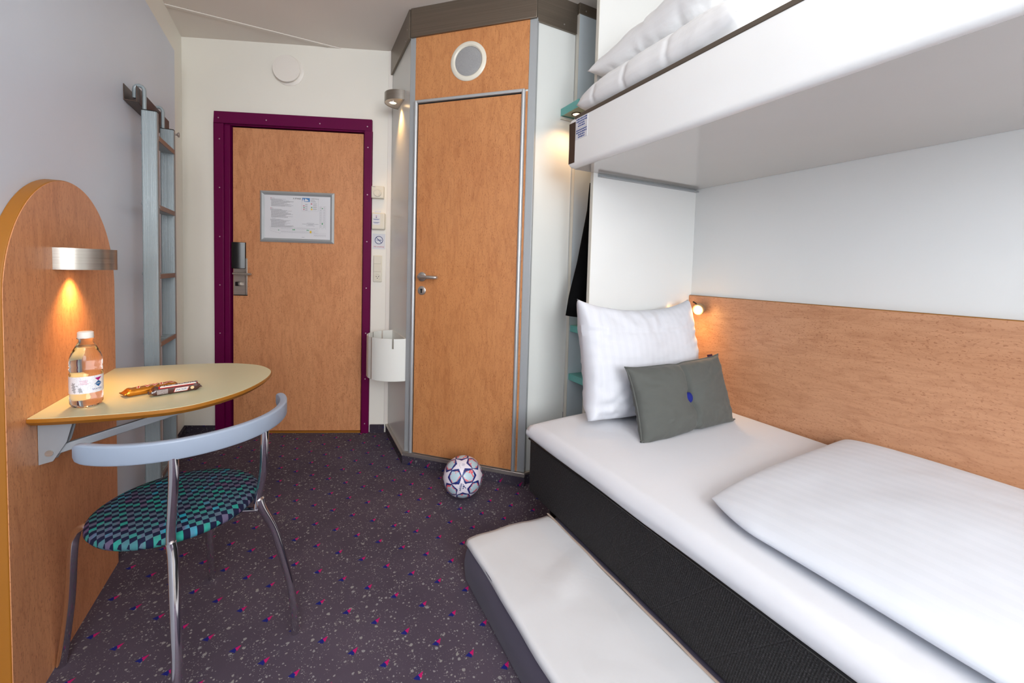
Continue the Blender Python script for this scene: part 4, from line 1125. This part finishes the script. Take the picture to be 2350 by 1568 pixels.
def slab_cloth(x0, x1, y0, y1, z0, z1, r, nu=60, nv=90, wr=.002, seed=0, hem=0.0, topf=None, sidef=None):
    """soft slab: rounded top, near-vertical sides; closed below"""
    m = MB(); cx, cy = (x0 + x1) / 2, (y0 + y1) / 2; hx, hy = (x1 - x0) / 2, (y1 - y0) / 2
    def f(u, v):
        # map to rings: v in 0..1 from centre of the top to the bottom of the side
        return None
    # build as a box grid: top grid plus skirt rows
    def edge(a, hx_):
        return a
    P = []
    us = [(-1 + 2 * i / (nu - 1)) for i in range(nu)]; vs_ = [(-1 + 2 * j / (nv - 1)) for j in range(nv)]
    us = [math.copysign(abs(a) ** .8, a) for a in us]; vs_ = [math.copysign(abs(a) ** .9, a) for a in vs_]
    def top(a, b):
        x, y = cx + a * (hx - r * .3), cy + b * (hy - r * .3)
        d = min(hx - abs(x - cx), hy - abs(y - cy))
        z = z1 - (r * (1 - sqrt(max(0, 1 - (1 - min(1, d / r)) ** 2)))) if d < r else z1
        z += noise.fractal(Vector((x * 3 + seed, y * 3, seed)), 1.0, 2.0, 3) * wr
        if topf: z += topf(x, y)
        return (x, y, z)
    m.grid(lambda u, v: top(us[int(round(u * (nu - 1)))], vs_[int(round(v * (nv - 1)))]), nu, nv)
    # perimeter skirt
    per = [(us[i], -1.0) for i in range(nu)] + [(1.0, vs_[j]) for j in range(1, nv)] + [(us[i], 1.0) for i in range(nu - 2, -1, -1)] + [(-1.0, vs_[j]) for j in range(nv - 2, 0, -1)]
    rows = 7; n = len(per); vs = []; fs = []
    for q in range(rows + 1):
        w = q / rows
        for k, (a, b) in enumerate(per):
            x, y, z = top(a, b)
            ox = a * hx + cx if abs(a) == 1.0 else x; oy = b * hy + cy if abs(b) == 1.0 else y
            bul = sin(min(1, w * 1.3) * pi * .5)
            X = x + (ox - x) * bul; Y = y + (oy - y) * bul
            Z = z + (z0 - z) * w
            ww = sin(w * pi) * wr * 1.5
            nrm = noise.noise(Vector((x * 5 + seed, y * 5, w * 2)))
            if abs(a) == 1.0: X += nrm * ww * a
            if abs(b) == 1.0: Y += nrm * ww * b
            if sidef: X, Y, Z = sidef(X, Y, Z, a, b, w)
            vs.append((X, Y, Z))
    for q in range(rows):
        for k in range(n):
            k2 = (k + 1) % n; fs.append((q * n + k, q * n + k2, (q + 1) * n + k2, (q + 1) * n + k))
    fs.append(tuple(rows * n + k for k in range(n)))
    m.add(vs, fs)
    return m

YN = -.45   # foot end of the beds, behind the camera
def lower_bed():
    o = thing('bed_base', 'long black quilted box base of the lower bed', 'bed', (1.43, .56, 0))
    b = build('box', MB().box(XB, XR - .024, YN, 1.570, .161, .408), MAT['box_fabric'], o, bevel=.012, seg=3)
    build('piping', MB().tube([(XB - .001, YN + .01, .402), (XB - .001, 1.572, .402)], .005, 8), MAT['black'], o)
    build('piping', MB().tube([(XB, 1.571, .402), (XR - .03, 1.571, .402)], .005, 8), MAT['black'], o)
    for (x, y) in ((1.75, 1.45), (1.75, YN + .12), (XB + .10, 1.50), (XB + .06, YN + .12)):
        build('leg', MB().lathe([(.022, 0), (.024, .02), (.024, .163)], (x, y, 0), 16), MAT['black'], o)
    # topper with sheet
    def tf(x, y):
        return -.006 * max(0, 1 - (x - XB) / .25) ** 2 - .010 * max(0, (y - 1.42) / .16) * max(0, 1 - (x - XB) / .3)
    def sf(X, Y, Z, a, b, w):
        if a == -1.0:
            Z -= 0
            X -= .010 * sin(w * pi) + .004 * w * noise.noise(Vector((Y * 4, 3, w * 2)))
            # diagonal drags in the sheet
            X += .005 * sin((Y * 9 + Z * 20)) * max(0, noise.noise(Vector((Y * 1.3, 7, 0)))) * (1 - w) * min(1, w * 5)
        return X, Y, Z
    m = slab_cloth(XB - .008, XR - .022, YN, 1.580, .410, .4835, .028, wr=.0012, seed=2, topf=tf, sidef=sf)
    t = tag(build('mattress_topper', m, MAT['linen'], angle=80), 'thin mattress in smooth white sheet on the black bed base', 'mattress')
    # crease lines ironed into the sheet
    cr = MB()
    for (p, q) in [((1.30, YN + .1), (1.33, 1.25)), ((1.66, YN + .1), (1.70, 1.50)), ]:
        k = 30; vs = []
        for i in range(k + 1):
            x = p[0] + (q[0] - p[0]) * i / k; y = p[1] + (q[1] - p[1]) * i / k
            z = .4838 + noise.fractal(Vector((x * 3 + 2, y * 3, 2)), 1.0, 2.0, 3) * .0012
            vs += [(x - .004, y, z - .001), (x, y, z + .0004), (x + .004, y, z - .001)]
        cr.add(vs, [(3 * i, 3 * i + 1, 3 * i + 4, 3 * i + 3) for i in range(k)] + [(3 * i + 1, 3 * i + 2, 3 * i + 5, 3 * i + 4) for i in range(k)])
    build('sheet_crease', cr, MAT['linen'], t, recalc=False)
    # folded duvet
    D = MB(); nu, nv = 90, 90
    x0, x1, y0, y1, T = 1.00, XR - .022, YN + .02, .812, .080
    def fn(u, v, s):
        u, v = .5 - .5 * cos(pi * u), .5 - .5 * cos(pi * v)
        a, b = u * 2 - 1, v * 2 - 1
        x = x0 + (x1 - x0) * u; y = y0 + (y1 - y0) * v
        # slanted corner by the tip, wavy front edge
        y -= .0 + .05 * (1 - u) ** 3 * v
        x += .060 * (max(0, v - .86) / .14) ** 1.6 * (1 - u) ** 2 + .006 * sin(v * 9) * (1 - u)
        ea = max(0, 1 - abs(a) ** 7 if a < 0 else 1 - abs(a) ** 14); eb = max(0, 1 - abs(b) ** 9)
        th = (ea * eb) ** .45
        h = T * (.86 + .12 * sin(u * 2.6 + .4) * (1 - .2 * v))
        k = max(0, (v - .60) / .40); h *= 1 - .30 * k * k * (3 - 2 * k) * (1 - u ** 4)
        w = noise.fractal(Vector((x * 3.0, y * 3.0, 4.2)), 1.0, 2.0, 4) * .006
        if s > 0: z = .487 + h * (.46 + .54 * th) + w * th
        else: z = .487 + h * (.46 - .46 * th) + .0005
        return (x, y, z)
    D.grid(lambda u, v: fn(u, v, 1), nu, nv); D.grid(lambda u, v: fn(1 - u, v, -1), nu, nv)
    tag(build('duvet', D, MAT['linen_duvet'], angle=80), 'plump folded white striped duvet on the lower bed', 'duvet')
    # pillow
    def pf(a, b, x, y, z, s, th):
        if s > 0: z -= .010 * math.exp(-((a + .86 - .10 * (b + .2) ** 2) / .035) ** 2) * th; z -= .004 * math.exp(-((b - .52) / .03) ** 2)
        y += .022 * max(0, b) ** 2 * (abs(a) ** 4) ; y -= .022 * max(0, b) * (1 - a * a)
        if b < 0 and a < -.5: y += .035 * b * b * (-a - .5); z += .02 * noise.noise(Vector((a * 6, b * 6, 2))) * -b
        z += .02 * (b * b) * 0
        if b < -.6: x += .015 * math.copysign(1, -a) * (abs(b) - .6) * abs(a)
        return x, y, z
    P = pillow_mesh(.72, .53, .21, seed=3, pinch=.045, wr=.009, flange=0, fn=pf, q=.36, nu=80, nv=70)
    ex = Vector((.985, .00, -.01)); ey = Vector((-.06, .20, .98))
    xform(P, basis((1.472, 1.455, .746), ex, ey))
    P.v = [(p[0], min(p[1], YP - .001), max(p[2], .4860)) for p in P.v]
    tag(build('pillow', P, MAT['linen_stripe'], angle=80), 'large white pillow propped upright against the white end panel', 'pillow')
    # grey cushion
    def cf(a, b, x, y, z, s, th):
        g = math.exp(-(a / .05) ** 2); rr = math.exp(-((a / .16) ** 2 + (b / .30) ** 2))
        sx = .10 * b * (1 - b * b)
        g = math.exp(-((a + sx) / .035) ** 2)
        z *= 1 - .34 * g * (1 - .1 * abs(b)) - .42 * rr
        k = (abs(a) * abs(b)) ** 10; x += math.copysign(.012, a) * k; y += math.copysign(.008, b) * k
        if b < -.5: z += .006 * noise.noise(Vector((a * 9, b * 5, 1))) * th
        y *= 1 - .035 * math.exp(-(a / .10) ** 2)
        return x, y, z
    c0 = (1.500, 1.238, .618)
    q = basis(c0, (1, .03, .016), (-.115, .30, .95))
    K = pillow_mesh(.580, .305, .130, seed=9, pinch=.045, wr=.006, flange=0, fn=cf, nu=90, nv=54, q=.40)
    xform(K, q)
    K.v = [(p[0], p[1], max(p[2], .4860)) for p in K.v]
    cu = thing('cushion', 'dark grey cushion with blue centre button before the white pillow', 'cushion', (1.51, 1.2, .49))
    build('cover', K, MAT['grey_fabric'], cu, angle=80)
    pts = []
    for k in range(121):
        w = k / 120 * 4; e = int(w) % 4; f = (w - int(w)) * 2 - 1
        a, b = [(f, -1), (1, f), (-f, 1), (-1, -f)][e]
        x = a * .580 / 2 * (1 - .045 * (1 - b * b)); y = b * .305 / 2 * (1 - .045 * (1 - a * a)) * (1 - .035 * math.exp(-(a / .10) ** 2))
        kk = (abs(a) * abs(b)) ** 10; x += math.copysign(.012, a) * kk; y += math.copysign(.008, b) * kk
        pp = q @ Vector((x, y, 0)); pp.z = max(pp.z, .4895); pts.append(pp)
    build('piping', MB().tube(pts, .0035, 8, cap=False), MAT['grey_fabric'], cu)
    build('button', MB().lathe([(.0, .012), (.014, .010), (.0215, .004), (.021, 0), (0, 0)], q @ Vector((-.008, -.002, .036)), 24, q.to_3x3() @ Vector((0, 0, 1)), False), MAT['blue_felt'], cu)
    tgm = simple('dark label tab', (60, 20, 40), .8)
    build('label_tab', xform(MB().box(.225, .258, .142, .164, -.002, .002), q), tgm, cu)

def trundle():
    o = thing('trundle_mattress', 'low mattress with white sheet pulled out from under the bed', 'mattress', (.74, .5, 0))
    def sf(X, Y, Z, a, b, w):
        if a == -1.0: X -= .007 * sin(w * pi)
        return X, Y, Z
    m = slab_cloth(.556, 1.34, YN, 1.378, .006, .150, .022, wr=.001, seed=6, sidef=sf, nu=30, nv=60)
    build('mattress_core', m, MAT['violet_fabric'], o, angle=80)
    # sheet lying on top with slightly wavy border
    S = MB(); nu, nv = 44, 100
    def fn(u, v):
        x = .560 + (.916 - .560) * u; y = YN + .02 + (1.392 - YN - .02) * v
        x += (.0015 * sin(v * 23) + .001 * sin(v * 51) - .003) * (1 - u)
        y += (.012 * sin(u * 3.1) + .003 * sin(u * 13)) * v
        ed = min(u, 1 - v)
        z = .1555 + noise.fractal(Vector((x * 5, y * 4, 3.3)), 1.0, 2.0, 4) * .0035
        z += .010 * math.exp(-((y - 1.05 - .5 * (x - .75)) / .06) ** 2) * math.exp(-((x - .80) / .1) ** 2) 
        z -= .018 * math.exp(-u / .012) + .008 * math.exp(-(1 - v) / .012)
        return (x, y, z)
    S.grid(fn, nu, nv)
    sh = build('sheet', S, MAT['sheet'], o, angle=80, recalc=False)
    sm = sh.modifiers.new('thick', 'SOLIDIFY'); sm.thickness = .0025; sm.offset = -1
    H = [(.917, YN + .02 + (1.392 - YN - .02) * k / 60, .1565 + .001 * sin(k)) for k in range(61)]
    build('hem', MB().tube(H, .0045, 8, squash=.5), MAT['hem'], o)
lower_bed(); trundle()

def headboard():
    o = thing('headboard', 'long low wood veneer panel along the white wall beside the bed', 'panel', (XR - .01, .6, .42))
    y0, y1 = YN - .1, 1.580
    build('core', MB().box(XR - .018, XR - .001, y0, y1, .412, 1.043), MAT['hb_edge'], o, bevel=.003)
    build('veneer_face', MB().box(XR - .0195, XR - .018, y0, y1, .412, 1.040), MAT['veneer_hb'], o, smooth=False)
    p = Vector((XR - .0195, 1.492, .978)); ax = Vector((-.93, -.30, -.20)).normalized()
    l = thing('reading_lamp', 'small round lit steel reading lamp on the headboard corner', 'lamp', p)
    build('base', MB().lathe([(.020, 0), (.020, .006), (.012, .012)], p, 24, (-1, 0, 0)), MAT['steel'], l)
    q = p + Vector((-.012, 0, 0))
    build('head', MB().lathe([(.0, 0), (.022, .001), (.028, .007), (.029, .036), (.027, .040), (.022, .038), (.021, .028), (.0, .028)], q, 32, ax, False), simple('beige steel', (176, 158, 128), .35, metal=.6), l)
    build('bulb', MB().lathe([(.0, .0335), (.012, .0325), (.0205, .030), (.0205, .029), (0, .029)], q, 24, ax, False), MAT['bulb'], l)
    build('switch', MB().tube([q + Vector((0, .026, .018)), q + Vector((-.006, .036, .026)), q + Vector((-.010, .043, .030))], .004, 8), MAT['black'], l)
    spot('reading_lamp_light', q + ax * .046, Vector((-.45, .2, -1)), 5.0, WARM, 160, 1.0, .02)
headboard()

def end_panel():
    o = thing('end_panel', 'tall white partition panel at the head end of the beds', 'panel', (1.58, YP, 0))
    build('board', MB().box(1.238, XR, YP, YP + .020, 0, CZ), MAT['laminate'], o, bevel=.001)
    build('edge_band', MB().box(1.236, 1.2385, YP, YP + .020, 0, CZ), MAT['cream_edge'], o)
    o2 = tag(build('joint_strip', MB().box(1.262, XR - .001, YP - .020, YP, 1.604, 1.608).box(1.262, XR - .001, YP - .0015, YP, 1.604, 1.620), MAT['alu_grey'], bevel=.0006), 'thin metal angle strip on end panel under the upper bunk', 'strip')
    for x in (1.29, 1.92): build('screw', MB().lathe([(.004, 0), (.003, .002)], (x, YP - .010, 1.604), 10, (0, 0, -1)), MAT['steel'], o2)
end_panel()

def upper_bunk():
    X0, zb, zt, y1 = 1.101, 1.621, 1.838, 1.592
    o = thing('upper_bunk', 'white upper bunk with deep rounded side board and brown edging', 'bunk bed', (1.5, .6, zb))
    m = MB(); r = .022
    sec = [(X0 + .026, zt), (X0 + .004, zt), (X0, zt - .004)] + [(X0 + r - r * cos(a), zb + r - r * sin(a)) for a in [radians(q) for q in (0, 15, 30, 45, 60, 75, 90)]] + [(X0 + .06, zb), (X0 + .06, zb + .02), (X0 + .026, zb + .03)]
    k = len(sec); ys = [YN - .1] + [y1 - .020, y1 - .010, y1 - .004, y1]; vs = []
    for j, y in enumerate(ys):
        sh = [0, 0, .003, .008, .018][j]
        cz, cx = (zb + zt) / 2, X0 + .03
        for (x, z) in sec:
            zz = z
            if j >= 2:
                lim = (zt - zb) / 2 - sh; zz = cz + max(-lim, min(lim, z - cz))
            vs.append((x + (0 if x > X0 + .03 else 0), y, zz))
    fs = [tuple(range(k)), tuple((len(ys) - 1) * k + q for q in range(k - 1, -1, -1))]
    for j in range(len(ys) - 1):
        for q in range(k): fs.append((j * k + q, (j + 1) * k + q, (j + 1) * k + (q + 1) % k, j * k + (q + 1) % k))
    m.add(vs, fs)
    sb = build('side_board', m, MAT['bunk_white'], o, angle=35)
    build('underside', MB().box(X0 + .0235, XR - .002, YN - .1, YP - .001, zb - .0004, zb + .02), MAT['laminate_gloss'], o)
    build('base_deck', MB().box(X0 + .03, XR - .002, YN - .1, YP - .001, zb + .02, zb + .10), MAT['laminate'], o)
    build('edge_strip', MB().box(X0 - .003, X0 + .018, YN - .1, 1.552, zt - .006, zt + .010), MAT['brown2'], o, bevel=.002)
    build('end_cap', MB().box(X0 - .0015, X0 + .01, 1.549, 1.5935, 1.642, 1.822).box(X0 - .0015, X0 + .04, 1.5915, 1.5935, 1.642, 1.822), MAT['brown'], o, bevel=.002)
    st = build('sticker', MB().box(X0 - .0012, X0, 1.462, 1.546, 1.738, 1.838), MAT['paper'], o, smooth=False)
    it = []
    def SFc(a, b, n): return (X0 - .0012 - n, 1.546 - a, b)
    rnd = random.Random(8)
    for k, (z, wd) in enumerate([(1.824, .074), (1.814, .074), (1.804, .045), (1.794, .050), (1.776, .074), (1.766, .074), (1.756, .046), (1.746, .046)]):
        a = .042 - wd / 2; e = .042 + wd / 2
        while a < e:
            ww = rnd.uniform(.005, .013); it.append((a, min(a + ww, e), z - .003, z + .003)); a += ww + .0022
    build('sticker_print', rects(SFc, it, 0, .0002), MAT['ink_blue'], st, smooth=False)
    build('sticker_rule', rects(SFc, [(.005, .078, 1.7845, 1.7852)], 0, .0002), MAT['ink'], st, smooth=False)
    # mattress with elastic cover
    m = slab_cloth(X0 + .030, XR - .012, YN, .95, zb + .10, 1.872, .03, wr=.004, seed=11, nu=50, nv=70)
    tag(build('bunk_mattress', m, linen('gathered white cover', (244, 243, 240), wr=.8, scale=60), angle=80), 'white elastic-covered mattress on the upper bunk', 'mattress')
    # duvet folded at the head end
    D = MB(); nu, nv = 70, 90
    x0, x1, y0, y1d = X0 + .016, XR - .03, .80, 1.572
    def fn(u, v, s):
        a, b = u * 2 - 1, v * 2 - 1
        x = x0 + (x1 - x0) * u; y = y0 + (y1d - y0) * v
        ea = max(0, 1 - abs(a) ** 7); eb = max(0, 1 - abs(b) ** 6)
        th = (ea * eb) ** .45
        T = .185 - .02 * v
        zz = 1.872 - .03 * 0
        cre = .006 * math.exp(-((y - 1.28 + .2 * (u)) / .010) ** 2) + .005 * math.exp(-((y - 1.46 + .1 * u) / .009) ** 2) + .004 * math.exp(-((y - 1.07 + .15 * u) / .012) ** 2)
        w = noise.fractal(Vector((x * 4.0, y * 4.0, 9.1)), 1.0, 2.0, 5) * .006 - cre
        if s > 0: z = 1.849 + T * (.34 + .66 * th) + w * th
        else: z = 1.849 + T * (.34 - .34 * th)
        x -= w * .8 * max(0, 1 - u / .08)
        return (x, y, z)
    D.grid(lambda u, v: fn(u, v, 1), nu, nv); D.grid(lambda u, v: fn(1 - u, v, -1), nu, nv)
    tag(build('bunk_duvet', D, MAT['linen_warm'], angle=80), 'striped white folded duvet at the head of the upper bunk', 'duvet')
    # rumpled roll end of the duvet
    def bf(a, b, x, y, z, s, th):
        z += s * th * (.006 * noise.fractal(Vector((a * 3 + b * 5, b * 3 - a * 5, 7)), 1.0, 2.0, 5) + .004 * abs(noise.noise(Vector((a * 11 + b * 4, b * 5, 3)))))
        return x, y, z
    P = pillow_mesh(.74, .66, .23, seed=21, pinch=.06, wr=.007, flange=0, nu=110, nv=100, q=.50, fn=bf)
    xform(P, basis((1.530, 1.235, 2.120), (.98, -.03, .05), (-.05, 1, -.10)))
    tag(build('bunk_pillow', P, MAT['linen_warm'], angle=80), 'crumpled white pillow lying on the upper bunk duvet', 'pillow')
upper_bunk()

def wardrobe():
    o = thing('niche_board', 'tall grey-blue board with cream edge between bathroom cabin and beds', 'panel', (1.63, 1.89, 0))
    build('board', MB().box(1.339, XR, 1.880, 1.904, 0, 2.535), MAT['greyblue'], o)
    build('edge_band', MB().box(1.336, 1.339, 1.879, 1.905, 0, 2.535), MAT['cream_edge'], o)
    build('cornice', MB().box(1.332, XR, 1.874, 1.904, 2.535, CZ), MAT['cornice'], o, bevel=.001)
    build('screw', MB().lathe([(.004, 0), (.003, .002)], (1.375, 1.874, 2.555), 10, (0, -1, 0)), MAT['steel'], o)
    # shelves
    s = thing('lit_shelf', 'teal shelf with a lit downlight above the upper bunk corner', 'shelf', (1.34, 1.82, 1.98), 'teal shelves')
    build('shelf_board', MB().prism([(1.252, 1.745), (1.50, 1.745), (1.50, 1.8785), (1.3345, 1.8785), (1.3345, 1.9045), (1.252, 1.9045)], 1.984, 2.024), MAT['teal'], s, bevel=.002)
    build('shelf_underside', MB().box(1.254, 1.498, 1.747, 1.8785, 1.9825, 1.984), MAT['teal_under'], s)
    build('support_rail', MB().box(1.250, 1.3345, 1.893, 1.9045, 1.968, 1.9825), MAT['cream_edge'], s, bevel=.001)
    build('lamp_ring', MB().lathe([(.020, 0), (.026, 0), (.026, -.004), (.020, -.004)], (1.300, 1.825, 1.9825), 24, None, False), MAT['brown'], s)
    build('bulb', MB().lathe([(.0, -.003), (.019, -.002), (.019, 0), (0, 0)], (1.300, 1.825, 1.9815), 20, None, False), MAT['bulb'], s)
    spot('shelf_light', (1.295, 1.80, 1.970), (-.12, .06, -1), 6.5, (1.0, .60, .30), 125, 1.0, .018)
    for z, lab in ((.567, 'teal shelf beside the lower left edge of white pillow'), (.838, 'short teal shelf end beside the upper left edge of white pillow')):
        tag(build('niche_shelf', MB().box(1.345, XR - .01, 1.640, 1.8795, z - .018, z + .018), MAT['teal'], bevel=.002), lab, 'shelf', 'teal shelves')
    # hanging coat
    C = MB(); nu, nv = 24, 30
    def prof(v):
        z = 1.615 - v * (1.615 - .928)
        key = [(0, 1.345), (.08, 1.34), (.2, 1.335), (.45, 1.305), (.6, 1.285), (.85, 1.240), (1, 1.222)]
        for (a, x0), (b, x1) in zip(key, key[1:]):
            if a <= v <= b: return z, x0 + (x1 - x0) * (v - a) / (b - a)
        return z, key[-1][1]
    def fn(u, v):
        z, xl = prof(v); w = .30 if v > .1 else .18 + v * 1.2
        a = 2 * pi * u; t = .012 + .030 * min(1, v * 2)
        x = xl + w / 2 - cos(a) * w / 2; y = 1.750 + sin(a) * t + .006 * sin(a * 5 + v * 3) * v
        if v > .95: z -= .018 * sin(u * pi) 
        return (x, y, z)
    C.grid(fn, nu, nv, True)
    c = thing('black_coat', 'black coat hanging from a hook in the niche behind end panel', 'coat', (1.4, 1.75, .93))
    cb = build('coat_body', C, MAT['blackcloth'], c, angle=80, recalc=False)
    hk = thing('coat_hook', 'small black hook behind the end panel holding the black coat', 'hook', (1.38, 1.62, 1.62))
    build('hook_plate', MB().box(1.36, 1.42, YP + .021, YP + .026, 1.58, 1.66), MAT['black'], hk)
    build('hook_arm', MB().tube([(1.39, YP + .024, 1.62), (1.39, 1.70, 1.61), (1.385, 1.745, 1.62), (1.375, 1.755, 1.65)], .006, 8), MAT['black'], hk)
wardrobe()
